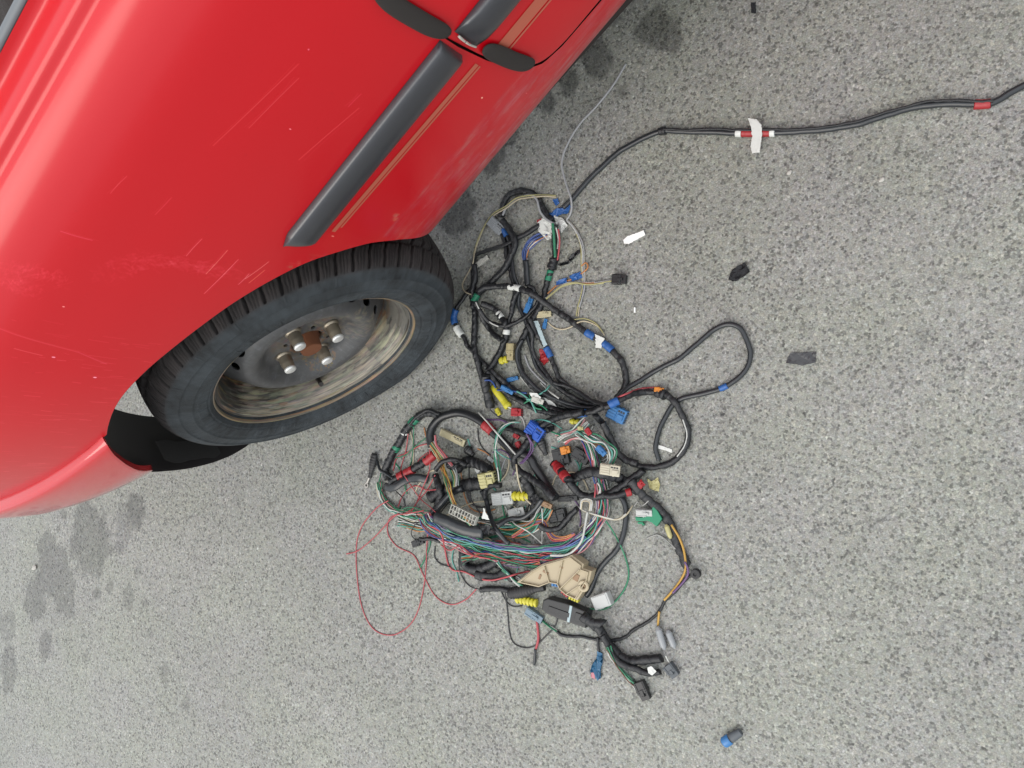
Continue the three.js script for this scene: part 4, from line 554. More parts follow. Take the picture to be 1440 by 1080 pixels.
{t:"k",H:"upper",n:"wire_connector",k:"plug",m:"bluepl",c:[1535,146,1728],y:-1.156,s:[0.0287,0.007,0.0084]},
{t:"k",H:"upper",n:"wire_connector",k:"housing",m:"bluepl",c:[2916,0,3383],y:-1.108,s:[0.0344,0.016,0.0252]},
{t:"k",H:"upper",n:"wire_connector",k:"plug",m:"white",c:[1895,143,2269],y:-0.998,s:[0.0244,0.007,0.0108]},
{t:"k",H:"upper",n:"wire_connector",k:"plug",m:"bluepl",c:[2832,0,1235],y:0.67,s:[0.0198,0.005,0.0072]},
{t:"k",H:"upper",n:"wire_connector",k:"plug",m:"orangepl",c:[3762,79,3537],y:-0.749,s:[0.0174,0.006,0.0084]},
{t:"s",H:"upper",n:"tape_flag",m:"whitetape",h:0,th:0.0005,wr:1,p:[3148,4227,3293,4442,3246,4481,3100,4267]},
{t:"w",H:"lower",n:"wire",m:"w_black",r:0.00153,p:[69,15,3140,-36,15,3144,-142,15,3142,-244,15,3119,-342,15,3081,-427,15,3018,-491,15,2935,-527,15,2837,-511,15,2734,-465,15,2639,-393,15,2563,-314,15,2494]},
{t:"w",H:"lower",n:"wire",m:"w_cream",r:0.00135,p:[-176,13,3062,-261,14,3004,-347,17,2948,-437,25,2900,-532,29,2862,-629,24,2829,-728,17,2801,-828,14,2779,-929,13,2758,-1030,13,2740,-1131,13,2723,-1233,13,2707,-1334,13,2693,-1436,13,2679]},
{t:"w",H:"lower",n:"wire",m:"w_black",r:0.00123,p:[-1385,12,2652,-1288,12,2620,-1187,12,2601,-1087,12,2579,-985,12,2563,-884,12,2576,-794,12,2624]},
{t:"w",H:"lower",n:"wire",m:"w_orange",r:0.00123,p:[-336,12,2261,-387,12,2357,-437,12,2452,-491,12,2546,-544,12,2640,-578,12,2742,-595,12,2849,-578,12,2955,-524,12,3047,-450,12,3126,-360,12,3185,-259,12,3221,-156,12,3254]},
{t:"w",H:"lower",n:"wire",m:"w_teal",r:0.00168,p:[77,17,2994,52,17,2887,1,17,2789,-51,17,2691,-128,17,2615,-231,17,2575,-340,17,2559]},
{t:"w",H:"lower",n:"wire",m:"w_grey",r:0.00152,p:[40,34,2863,137,25,2839,236,18,2824,334,15,2806,421,15,2755,508,15,2704,598,15,2660,692,15,2624]},
{t:"w",H:"lower",n:"wire",m:"w_cream",r:0.00159,p:[44,48,2889,142,33,2903,241,20,2911,341,16,2904,438,16,2883,529,16,2841,609,19,2781,673,25,2705,713,27,2614,710,22,2514,695,17,2415]},
{t:"w",H:"lower",n:"wire",m:"w_teal",r:0.00155,p:[231,16,2698,168,16,2619,113,16,2535,79,16,2439,61,16,2340,57,16,2239,78,16,2141,124,16,2051,161,16,1957,195,16,1862]},
{t:"w",H:"lower",n:"wire",m:"w_black",r:0.00131,p:[-467,14,3212,-469,21,3107,-467,32,3003,-466,36,2899,-466,27,2794,-421,20,2702,-379,25,2608,-373,33,2504]},
{t:"w",H:"lower",n:"wire",m:"w_orange",r:0.00135,p:[-156,14,2165,-231,14,2094,-305,14,2022,-366,14,1939,-414,14,1847,-456,14,1753,-501,14,1660,-541,14,1565,-564,14,1465,-570,14,1362,-557,14,1260,-519,14,1164,-474,14,1071]},
{t:"w",H:"lower",n:"wire",m:"w_black",r:0.00133,p:[-497,36,2835,-468,37,2732,-424,41,2634,-347,39,2560,-269,27,2487,-206,16,2400,-141,14,2315,-68,18,2235,12,26,2165,103,30,2107,194,23,2050]},
{t:"w",H:"lower",n:"wire",m:"w_green",r:0.00144,p:[321,14,3242,242,14,3327,178,14,3424,143,14,3535,133,14,3650,128,14,3767,105,14,3881]},
{t:"w",H:"lower",n:"wire",m:"w_orange",r:0.00126,p:[-104,30,2864,3,48,2870,110,57,2868,203,44,2815,271,25,2733,329,14,2642,369,13,2542,377,13,2434,358,13,2327,308,13,2231,250,13,2140]},
{t:"w",H:"lower",n:"wire",m:"w_purple",r:0.00135,p:[548,14,2981,638,14,2933,692,20,2852,703,33,2752,730,44,2654,714,44,2556,658,34,2472,570,23,2424,473,16,2396]},
{t:"w",H:"lower",n:"wire",m:"w_cream",r:0.00144,p:[144,18,3209,177,24,3307,206,28,3405,226,22,3506,246,16,3607,253,15,3710,263,14,3812,286,14,3913]},
{t:"w",H:"lower",n:"wire",m:"w_green",r:0.00152,p:[-554,15,3178,-481,15,3249,-406,15,3319,-330,15,3387,-242,15,3437,-143,16,3463,-49,20,3501,43,28,3545,140,31,3575,240,24,3595]},
{t:"w",H:"lower",n:"wire",m:"w_cream",r:0.00124,p:[1363,12,4590,1256,12,4534,1141,12,4506,1028,12,4544,978,12,4649]},
{t:"w",H:"lower",n:"wire",m:"w_grey",r:0.00168,p:[437,17,3318,514,17,3254,613,17,3238,712,17,3254,782,17,3325,795,17,3424]},
{t:"w",H:"lower",n:"wire",m:"w_teal",r:0.00145,p:[1391,15,3958,1476,15,3900,1559,15,3840,1638,15,3773,1708,15,3698,1746,15,3603,1755,15,3500,1736,15,3400,1691,15,3307,1639,15,3218,1580,15,3133,1519,15,3050]},
{t:"w",H:"lower",n:"wire",m:"w_teal",r:0.00123,p:[428,12,3447,544,13,3447,649,18,3401,746,27,3337,846,24,3279,955,15,3239,1068,12,3213]},
{t:"w",H:"lower",n:"wire",m:"w_black",r:0.00131,p:[1024,13,3468,928,13,3434,828,13,3412,726,13,3417,631,13,3453,567,13,3531,490,13,3597,400,13,3647,351,13,3734,330,13,3834]},
{t:"w",H:"lower",n:"wire",m:"w_purple",r:0.00137,p:[1149,14,3934,1244,14,3998,1291,14,4099,1277,14,4212,1226,14,4315,1163,14,4411,1078,14,4488]},
{t:"w",H:"lower",n:"wire",m:"w_cream",r:0.00161,p:[1615,16,4081,1644,18,3976,1657,24,3868,1642,29,3761,1584,24,3670,1498,18,3603,1404,16,3548,1301,16,3513,1198,16,3541,1106,16,3600]},
{t:"w",H:"lower",n:"wire",m:"w_black",r:0.00158,p:[-1417,18,2867,-1327,24,2809,-1271,28,2719,-1241,24,2616,-1198,18,2519,-1176,16,2414]},
{t:"w",H:"lower",n:"wire",m:"w_teal",r:0.00139,p:[-990,14,3244,-1098,14,3254,-1204,14,3267,-1308,14,3294,-1408,14,3334,-1496,14,3395,-1567,14,3475,-1601,14,3576,-1614,14,3683,-1652,14,3783,-1699,14,3880]},
{t:"w",H:"lower",n:"wire",m:"w_teal",r:0.00158,p:[-708,16,3529,-621,16,3584,-533,16,3637,-440,16,3679,-342,16,3711,-243,16,3736,-143,17,3758,-41,21,3773,61,29,3768,160,35,3744,253,34,3702,335,25,3641,413,18,3574]},
{t:"w",H:"lower",n:"wire",m:"w_orange",r:0.00131,p:[-542,13,3420,-463,14,3488,-403,18,3572,-366,24,3669,-325,24,3765,-276,18,3857,-238,14,3952,-233,13,4056]},
{t:"w",H:"lower",n:"wire",m:"w_green",r:0.0016,p:[-943,17,3557,-839,21,3562,-735,30,3569,-633,37,3590,-534,39,3624,-438,40,3664,-342,39,3706,-250,34,3754,-168,24,3818,-99,18,3896,-36,16,3979,21,16,4067,74,16,4156]},
{t:"w",H:"lower",n:"wire",m:"w_grey",r:0.00166,p:[-338,19,3839,-277,25,3935,-216,28,4029,-161,21,4127,-124,17,4234,-56,17,4324,32,17,4393,132,17,4446]},
{t:"w",H:"lower",n:"wire",m:"w_green",r:0.00151,p:[-1655,15,2720,-1700,15,2823,-1767,15,2912,-1855,15,2982,-1955,15,3032,-2057,15,3079,-2156,15,3131,-2263,15,3165,-2372,15,3189]},
{t:"w",H:"lower",n:"wire",m:"w_black",r:0.00162,p:[-399,35,3562,-301,28,3523,-198,28,3508,-93,36,3517,8,40,3491,105,42,3451,209,42,3434,313,32,3418,417,20,3403]},
{t:"w",H:"lower",n:"wire",m:"w_green",r:0.00135,p:[-1917,13,1958,-2012,13,2001,-2088,13,2069,-2112,13,2166,-2071,13,2261,-2012,13,2346,-1951,13,2429,-1893,13,2515]},
{t:"w",H:"lower",n:"wire",m:"w_cream",r:0.00161,p:[-1441,16,1943,-1341,16,1886,-1228,16,1866,-1120,16,1830,-1007,16,1813,-894,16,1834,-787,16,1876]},
{t:"w",H:"lower",n:"wire",m:"w_cream",r:0.00145,p:[-1600,15,1715,-1506,15,1659,-1412,15,1604,-1314,15,1558,-1213,15,1516,-1125,15,1454,-1052,15,1373,-983,15,1289,-915,15,1204,-858,15,1112,-818,15,1010,-783,15,907]},
{t:"w",H:"lower",n:"wire",m:"w_green",r:0.00145,p:[-1641,21,1857,-1598,30,1752,-1538,32,1654,-1502,23,1547,-1481,16,1435,-1471,15,1321,-1488,15,1208]},
{t:"w",H:"lower",n:"wire",m:"w_red",r:0.00122,p:[-1809,14,1628,-1707,21,1626,-1606,33,1625,-1505,41,1617,-1404,39,1599,-1304,33,1578,-1205,25,1555,-1107,16,1529,-1010,13,1499,-909,12,1486,-807,12,1494,-706,12,1508]},
{t:"w",H:"lower",n:"wire",m:"w_teal",r:0.00129,p:[-815,13,4281,-814,13,4395,-708,13,4445,-590,13,4459,-485,13,4409,-412,13,4315]},
{t:"w",H:"lower",n:"wire",m:"w_grey",r:0.00143,p:[-661,14,4338,-603,14,4433,-540,14,4525,-517,14,4630,-540,14,4739,-572,14,4843,-657,14,4915]},
{t:"w",H:"lower",n:"wire",m:"w_green",r:0.00152,p:[-436,16,4210,-337,19,4181,-276,30,4100,-256,44,4000,-287,48,3902,-313,46,3802]},
{t:"w",H:"lower",n:"wire",m:"w_black",r:0.00149,p:[-877,15,4027,-835,15,4123,-768,15,4202,-703,15,4283,-676,15,4383]},
{t:"w",H:"lower",n:"wire",m:"w_black",r:0.0015,p:[1224,15,2213,1136,15,2143,1058,16,2063,1007,29,1966,995,81,1868,1000,145,1778,1052,171,1683]},
{t:"w",H:"lower",n:"wire",m:"w_white",r:0.00156,p:[1253,16,2506,1325,16,2422,1368,16,2320,1371,19,2210,1358,40,2102,1335,84,2004,1269,113,1920]},
{t:"w",H:"lower",n:"wire",m:"w_green",r:0.00157,p:[1305,16,2588,1363,16,2669,1362,16,2768,1284,16,2828,1184,16,2827,1086,16,2804]},
{t:"w",H:"lower",n:"wire",m:"w_black",r:0.00143,p:[1364,19,2606,1297,27,2508,1192,24,2456,1074,17,2449,961,14,2482,869,14,2558]},
{t:"w",H:"lower",n:"wire",m:"w_purple",r:0.00159,p:[1121,16,2289,1087,16,2186,1040,16,2088,974,16,2002,889,16,1934,804,16,1866,724,16,1793,649,16,1714]},
{t:"w",H:"lower",n:"wire",m:"w_teal",r:0.00155,p:[2141,16,3662,2098,16,3768,2070,16,3878,2047,16,3988,2060,16,4103]},
{t:"w",H:"lower",n:"wire",m:"w_white",r:0.0012,p:[2368,12,3781,2268,15,3847,2152,24,3826,2081,33,3728]},
{t:"w",H:"lower",n:"wire",m:"w_green",r:0.00153,p:[1903,16,3599,1803,23,3641,1720,37,3710,1620,42,3752,1515,31,3783,1413,19,3819]},
{t:"w",H:"lower",n:"wire",m:"w_green",r:0.00144,p:[2276,14,3491,2187,14,3550,2083,14,3566,1986,14,3521,1901,14,3456,1811,14,3398]},
{t:"w",H:"lower",n:"wire",m:"w_white",r:0.00166,p:[2412,17,3254,2300,17,3288,2179,17,3264,2057,17,3242]},
{t:"c",H:"lower",n:"cable",m:"sheath",r:0.00479,f:1,p:[2047,48,4395,2056,48,4503,2050,48,4611,2016,48,4713,1955,48,4803,1883,48,4883,1806,48,4959,1724,48,5030,1638,48,5095,1543,48,5147,1441,48,5185,1336,48,5210,1229,48,5227,1122,48,5246,1016,48,5265,911,48,5294,812,48,5336,716,48,5387,624,48,5443,525,48,5486,420,48,5512]},
{t:"c",H:"lower",n:"cable",m:"tape",r:0.00846,f:1,p:[-1133,85,3423,-1252,85,3571,-1318,85,3746,-1212,88,3899,-1041,94,3980,-856,97,4025,-667,93,4049]},
{t:"c",H:"lower",n:"cable",m:"tape",r:0.0079,f:0.6,p:[-1192,189,4002,-1057,130,4148,-897,78,4269,-697,69,4318,-623,69,4504]},
{t:"c",H:"lower",n:"cable",m:"tape",r:0.00508,f:1,p:[-1352,51,4267,-1242,51,4337,-1130,51,4403,-1015,51,4465,-907,51,4536,-810,51,4623]},
{t:"c",H:"lower",n:"cable",m:"tape",r:0.01128,f:0.7,p:[-1200,79,2246,-926,80,2298,-661,92,2382,-417,115,2513,-175,116,2650,86,124,2746,355,131,2820]},
{t:"c",H:"lower",n:"cable",m:"tape",r:0.01015,f:0.7,p:[-368,80,2164,-129,95,2190,69,110,2320,215,168,2501,337,239,2697]},
{t:"c",H:"lower",n:"cable",m:"tape",r:0.00677,f:1,p:[-796,104,1986,-810,154,2129,-834,192,2275,-896,188,2411,-1028,153,2474,-1175,118,2500,-1324,91,2519,-1475,76,2530]},
{t:"c",H:"lower",n:"cable",m:"tape",r:0.00902,f:0.8,p:[748,100,3141,717,100,3363,652,88,3575,566,76,3781,478,72,3987]},
{t:"c",H:"lower",n:"cable",m:"sheath",r:0.0062,f:1,p:[-1374,231,2573,-1229,247,2571,-1085,263,2569,-940,270,2558,-797,260,2532,-653,245,2522,-510,239,2547,-368,239,2580]},
{t:"b",H:"lower",n:"wire",m:["w_green","w_teal","w_white","w_orange","w_green","w_black"],w:0.0144,h:0.005,k:16,p:[-2140,70,2193,-2028,70,2311,-1915,71,2429,-1797,72,2542,-1673,74,2648,-1547,76,2752,-1418,77,2852,-1286,70,2947,-1145,60,3029,-997,53,3096,-846,54,3160,-700,62,3232,-567,73,3325,-445,85,3433,-324,91,3542,-195,93,3641,-64,96,3739,71,109,3830,213,139,3903,368,163,3947,530,177,3957,691,180,3933,836,180,3858]},
{t:"c",H:"lower",n:"cable",m:"convol",r:0.0079,f:1,p:[-520,94,1500,-453,85,1331,-317,80,1215,-141,79,1179,40,79,1199,211,79,1258,364,80,1355,492,85,1484,592,92,1635,669,95,1800,721,89,1974,753,83,2152,792,85,2330,844,92,2504,893,94,2679,998,94,2821,1083,93,2969,1068,94,3150,1061,98,3332,1053,111,3513,1067,155,3688,1102,223,3852]},
{t:"c",H:"lower",n:"cable",m:"tape",r:0.00592,f:1,p:[2568,473,3066,2454,452,2997,2341,420,2930,2229,380,2867,2118,328,2811,2008,267,2764,1896,203,2723,1780,145,2689,1656,98,2664,1524,79,2654,1390,83,2667,1262,106,2702,1140,148,2742,1016,183,2780,883,187,2794,796,181,2877,803,188,3011,840,204,3139,905,222,3256,964,242,3375,1013,270,3497,1060,302,3619,1101,326,3745,1136,338,3875]},
{t:"c",H:"lower",n:"cable",m:"tape",r:0.00508,f:1,p:[960,59,2152,1041,70,2242,1120,88,2333,1186,113,2432,1246,142,2534,1314,171,2630,1400,192,2713]},
{t:"c",H:"lower",n:"cable",m:"tape",r:0.00564,f:1,p:[2687,321,3381,2653,280,3495,2617,231,3605,2577,188,3716,2543,161,3833,2534,150,3958,2552,146,4082,2614,145,4190,2697,145,4284]},
{t:"c",H:"lower",n:"cable",m:"tape",r:0.00733,f:1,p:[33,185,1151,-56,149,1019,-183,110,924,-333,85,866,-494,78,844,-658,83,844,-819,85,869,-974,81,921,-1131,75,967,-1288,74,1012,-1444,73,1062,-1599,73,1112,-1739,73,1190,-1775,73,1348]},
{t:"c",H:"lower",n:"cable",m:"tape",r:0.00282,f:1,p:[120,265,1181,60,260,1090,-4,251,1003,-90,236,938,-190,219,900,-296,202,878,-403,186,869,-512,176,869,-621,171,871]},
{t:"c",H:"lower",n:"cable",m:"tape",r:0.00733,f:1,p:[-544,87,1656,-715,81,1647,-885,80,1631,-1053,92,1606,-1221,108,1576,-1387,124,1539,-1551,153,1502,-1715,185,1466]},
{t:"c",H:"lower",n:"cable",m:"sheath",r:0.00282,f:1,p:[-1823,31,778,-1813,41,889,-1822,66,998,-1821,102,1102,-1766,133,1195,-1704,163,1283,-1645,193,1374,-1588,223,1466]},
{t:"c",H:"lower",n:"cable",m:"sheath",r:0.0079,f:0.45,p:[-1893,144,1466,-1769,204,1584,-1608,241,1651,-1429,236,1681,-1261,188,1723,-1134,107,1820,-1016,67,1951]},
{t:"b",H:"lower",n:"wire",m:["w_green","w_teal","w_white","w_orange","w_pink","w_red","w_cream","w_green"],w:0.0132,h:0.0045,k:16,p:[-2039,45,1267,-2120,45,1406,-2167,47,1558,-2161,58,1717,-2104,87,1864,-2014,119,1993,-1908,141,2111,-1787,160,2214,-1662,196,2308,-1543,247,2403,-1425,298,2499,-1307,333,2602]},
{t:"b",H:"lower",n:"wire",m:["w_red","w_green","w_teal","w_blue","w_white","w_pink","w_black","w_blue2","w_green","w_cream","w_purple","w_red","w_teal","w_white"],w:0.018,h:0.01,k:44,p:[-1289,457,2560,-1307,437,2719,-1280,371,2862,-1237,293,2997,-1165,248,3134,-1071,238,3266,-974,228,3395,-880,203,3524,-780,186,3650,-669,197,3768,-554,214,3880,-440,206,3994,-328,175,4107,-209,149,4213,-82,135,4314,50,127,4407,189,120,4490,333,112,4563,481,105,4627,635,105,4678,793,110,4711,954,115,4728,1116,116,4725,1276,116,4698,1429,115,4647,1570,109,4568,1695,104,4465,1796,104,4339,1885,112,4204,1964,123,4063,2032,132,3917,2088,136,3765,2133,133,3609,2166,128,3451,2192,126,3291]},
{t:"b",H:"lower",n:"wire",m:["w_teal","w_white","w_blue2","w_green","w_purple","w_teal"],w:0.012,h:0.004,k:14,p:[-1196,511,2713,-1130,501,2860,-1070,471,3008,-1005,421,3147,-925,373,3280,-828,345,3407,-724,331,3530,-614,322,3649,-499,317,3763,-380,314,3874,-260,309,3982,-137,295,4087,-13,273,4189,115,252,4287,247,237,4379,384,227,4465,527,220,4541,675,217,4607,830,216,4655,991,216,4672,1153,216,4678]},
{t:"b",H:"lower",n:"wire",m:["w_green","w_red","w_black","w_teal","w_orange"],w:0.0108,h:0.0035,k:8,p:[-1263,215,3664,-1105,250,3720,-945,284,3774,-790,303,3844,-651,310,3944,-526,309,4062,-408,303,4187,-295,286,4315,-190,260,4448,-55,239,4550,100,230,4624]},
{t:"b",H:"lower",n:"wire",m:["w_green","w_white","w_teal","w_black"],w:0.009,h:0.0035,k:8,p:[-529,352,4111,-526,303,4268,-542,225,4413,-554,150,4559,-524,99,4713]},
{t:"c",H:"lower",n:"cable",m:"sheath",r:0.01184,f:0.6,p:[-1022,550,2745,-827,543,3029,-628,510,3308,-388,448,3547]},
{t:"b",H:"lower",n:"wire",m:["w_orange","w_amber","w_yellow","w_orange","w_cream","w_green"],w:0.0084,h:0.0045,k:12,p:[-458,193,1504,-457,194,1664,-481,176,1821,-502,188,1979,-503,244,2128,-511,314,2272,-525,374,2420,-565,390,2573,-608,375,2725,-592,420,2876,-546,491,3012,-494,540,3154,-458,540,3310]},
{t:"b",H:"lower",n:"wire",m:["w_yellow","w_white","w_green","w_grey","w_orange","w_cream"],w:0.0078,h:0.0035,k:10,p:[-359,259,1505,-345,255,1685,-334,245,1864,-312,243,2042,-298,286,2216,-298,366,2376,-354,434,2532]},
{t:"b",H:"lower",n:"wire",m:["w_pink","w_red","w_white"],w:0.0042,h:0.0025,k:5,p:[-194,305,1455,-285,304,1612,-285,305,1792,-263,313,1972,-235,329,2151]},
{t:"b",H:"lower",n:"wire",m:["w_green","w_teal","w_green","w_white"],w:0.0078,h:0.004,k:5,p:[1335,76,2325,1225,154,2239,1092,234,2208,948,290,2241,819,313,2332,696,305,2434,598,303,2559,541,323,2707,466,310,2846,370,256,2962]},
{t:"w",H:"lower",n:"wire",m:"w_white",r:0.00168,p:[726,61,1630,763,118,1710,798,171,1792,826,204,1887,852,234,1984,884,287,2067,919,346,2146,949,391,2235,954,375,2333,927,297,2397,907,229,2472,911,210,2574,931,227,2675,951,242,2776]},
{t:"w",H:"lower",n:"wire",m:"w_teal",r:0.0012,p:[712,344,2474,735,343,2579,755,299,2668,749,201,2708,742,102,2747]},
{t:"c",H:"lower",n:"cable",m:"sheath",r:0.00451,f:1,p:[-162,50,2819,-170,55,2926,-187,67,3031,-214,94,3131,-222,140,3227,-208,205,3311,-189,274,3391,-169,339,3473,-153,387,3567,-151,397,3673,-156,379,3778,-144,367,3883,-108,369,3984]},
{t:"c",H:"lower",n:"cable",m:"tape",r:0.00508,f:1,p:[392,331,3049,296,309,2976,192,276,2921,77,240,2896,-34,199,2919,-130,168,2990]},
{t:"b",H:"lower",n:"wire",m:["w_white","w_teal","w_white","w_pink","w_green"],w:0.0084,h:0.0035,k:9,p:[1722,49,3001,1900,100,3061,2071,166,3127,2254,211,3169,2448,221,3169]},
{t:"b",H:"lower",n:"wire",m:["w_white","w_green","w_red","w_pink","w_white","w_red"],w:0.006,h:0.0035,k:9,p:[1859,203,3190,2020,246,3232,2165,277,3316,2243,291,3462,2220,285,3631,2149,263,3785,2029,231,3904]},
{t:"b",H:"lower",n:"wire",m:["w_green","w_white","w_cream","w_teal","w_orange"],w:0.0132,h:0.0045,k:12,p:[2239,355,3219,2320,380,3378,2399,386,3539,2469,367,3702,2504,330,3872,2372,284,3972,2199,245,3997]},
{t:"w",H:"lower",n:"wire",m:"w_teal",r:0.00132,p:[1467,13,2415,1558,22,2465,1639,62,2514,1708,122,2565,1770,187,2617,1832,246,2677,1891,258,2755,1894,169,2804,1881,74,2843,1892,17,2923]},
{t:"w",H:"lower",n:"wire",m:"w_green",r:0.00132,p:[1569,14,2707,1646,26,2782,1717,62,2856,1780,101,2935,1840,124,3022]},
{t:"c",H:"lower",n:"cable",m:"tape",r:0.00846,f:0.7,p:[1422,117,3754,1611,157,3782,1788,224,3830,1954,292,3905,2099,326,4027,2203,249,4169,2265,124,4304,2334,66,4475,2383,59,4663]},
{t:"c",H:"lower",n:"cable",m:"tape",r:0.0062,f:1,p:[1492,233,3775,1481,191,3915,1510,162,4055,1595,177,4173,1708,207,4262,1834,225,4334,1973,225,4383,2117,216,4413,2263,203,4426,2408,179,4429,2552,150,4424,2699,142,4420]},
{t:"c",H:"lower",n:"cable",m:"tape",r:0.00733,f:1,p:[1414,95,3326,1463,172,3486,1511,268,3636,1548,337,3802]},
{t:"c",H:"lower",n:"cable",m:"tape",r:0.00508,f:1,p:[1922,321,4388,2021,312,4453,2122,289,4511,2226,250,4553,2331,209,4591]},
{t:"c",H:"lower",n:"cable",m:"tape",r:0.00733,f:0.7,p:[2450,281,4445,2449,244,4615,2440,172,4773,2446,101,4932,2474,63,5099,2494,52,5272,2464,51,5443,2413,51,5610,2356,51,5774,2319,51,5944,2296,51,6117]},
{t:"c",H:"lower",n:"cable",m:"tape",r:0.00259,f:1,p:[2291,26,6245,2189,26,6260,2088,26,6276,1986,26,6291,1884,26,6306,1782,26,6321,1680,26,6334,1579,26,6353,1482,26,6387,1386,26,6422,1285,26,6441,1183,26,6453,1080,26,6456,977,26,6446,875,26,6434,772,26,6434,670,26,6442,567,26,6445,466,26,6426,370,26,6391,279,26,6342,197,26,6280,118,26,6214,37,26,6151,-46,26,6090,-129,26,6029,-212,26,5969,-298,26,5913,-386,26,5859,-457,26,5786,-486,26,5688]},
{t:"w",H:"lower",n:"wire",m:"w_amber",r:0.00192,p:[2514,109,5417,2506,109,5521,2496,109,5625,2473,109,5727,2440,109,5826,2395,109,5920,2341,109,6010,2278,106,6093,2198,94,6158,2104,76,6199,2007,64,6234,1906,64,6263,1805,65,6288,1703,65,6309,1600,65,6327]},
{t:"w",H:"lower",n:"wire",m:"w_amber",r:0.00192,p:[1404,61,6430,1335,50,6494,1267,34,6557,1199,23,6623]},
{t:"w",H:"lower",n:"wire",m:"w_purple",r:0.0018,p:[2329,136,6021,2300,129,6127,2234,110,6209,2135,94,6251,2028,91,6278,1920,92,6295,1812,92,6313]},
{t:"w",H:"lower",n:"wire",m:"w_green",r:0.00156,p:[319,16,5723,401,16,5783,485,16,5841,580,16,5878,681,16,5889,783,16,5883,883,16,5866,982,16,5841,1079,16,5808,1171,16,5764,1255,16,5707,1328,16,5636,1383,16,5551,1425,16,5458,1462,23,5363,1499,48,5271,1532,77,5180,1549,74,5080,1552,50,4981,1569,67,4885,1594,121,4802,1612,171,4716]},
{t:"b",H:"lower",n:"wire",m:["w_cream","w_white","w_cream"],w:0.0036,h:0.002,k:4,p:[1286,61,4191,1365,132,4331,1473,203,4449,1591,248,4572,1699,237,4709,1820,183,4821,1982,127,4825,2131,54,4768]},
{t:"b",H:"lower",n:"wire",m:["w_cream","w_white"],w:0.0036,h:0.002,k:4,p:[1366,186,4288,1502,221,4201,1622,240,4294,1516,238,4415]},
{t:"w",H:"lower",n:"wire",m:"w_white",r:0.00204,p:[1453,228,4402,1376,230,4471,1300,236,4539,1224,246,4608,1147,254,4676,1061,258,4732,964,260,4765,863,261,4781,760,262,4784,660,263,4762,568,265,4717,483,267,4659,399,269,4600]},
{t:"w",H:"lower",n:"wire",m:"w_cream",r:0.00168,p:[853,251,2928,807,273,3023,745,254,3108,679,203,3177,616,150,3247,569,120,3338,559,139,3443,578,165,3545,601,158,3650]},
{t:"w",H:"lower",n:"wire",m:"w_purple",r:0.00168,p:[1366,236,2653,1326,200,2741,1270,145,2810,1191,132,2873,1106,167,2923,1014,208,2948,922,254,2962]},
{t:"w",H:"lower",n:"wire",m:"w_purple",r:0.00132,p:[1368,255,2620,1355,239,2729,1325,194,2825,1258,158,2901,1161,186,2944,1068,237,2975,963,267,2992]},
{t:"b",H:"lower",n:"wire",m:["w_orange","w_red","w_white","w_purple"],w:0.0048,h:0.0025,k:5,p:[15,371,3927,159,283,3927,322,241,3939,488,230,3965,631,208,4047,586,164,4197,594,177,4360,714,228,4465,868,258,4526,1034,265,4559]},
{t:"w",H:"lower",n:"wire",m:"w_white",r:0.00132,p:[763,225,3846,708,232,3932,650,237,4016,579,202,4078,506,143,4118,431,98,4169,395,146,4245,385,223,4312]},
{t:"w",H:"lower",n:"wire",m:"w_green",r:0.00144,p:[34,15,3258,-6,24,3353,-33,54,3449,-27,101,3541,5,143,3630,52,175,3717,111,210,3795,180,248,3862,264,274,3917,360,277,3957,462,267,3966,555,253,3923,642,236,3869]},
{t:"w",H:"lower",n:"wire",m:"w_white",r:0.00132,p:[51,15,3335,40,29,3438,39,61,3536,58,112,3625,93,171,3704,142,225,3779,200,268,3853,258,278,3938,281,233,4027,270,158,4099,282,129,4189,330,185,4263,379,242,4335]},
{t:"b",H:"lower",n:"wire",m:["w_white","w_red","w_green","w_pink"],w:0.0084,h:0.002,k:6,p:[1903,251,4115,1885,266,4198,1837,279,4266,1764,287,4311]},
{t:"w",H:"lower",n:"wire",m:"w_red",r:0.00114,p:[-1205,482,2483,-1295,464,2439,-1381,428,2398,-1465,385,2358,-1548,342,2318,-1634,304,2278,-1720,271,2234,-1806,243,2187,-1892,220,2138,-1980,198,2091,-2070,172,2052,-2161,134,2025,-2252,90,2016,-2344,48,2026,-2433,20,2065,-2503,12,2138,-2541,11,2232,-2546,11,2333,-2533,11,2434,-2505,11,2532,-2455,11,2621,-2393,11,2702,-2331,11,2783,-2282,11,2872,-2264,13,2972,-2270,21,3073,-2290,26,3173,-2312,19,3272,-2328,12,3373,-2340,11,3474,-2349,11,3576,-2354,11,3677,-2347,11,3779,-2319,11,3877,-2274,11,3969,-2214,11,4050,-2140,11,4120,-2051,11,4171,-1954,11,4202,-1854,11,4221,-1753,11,4233,-1651,11,4228,-1550,11,4214,-1449,11,4200]},
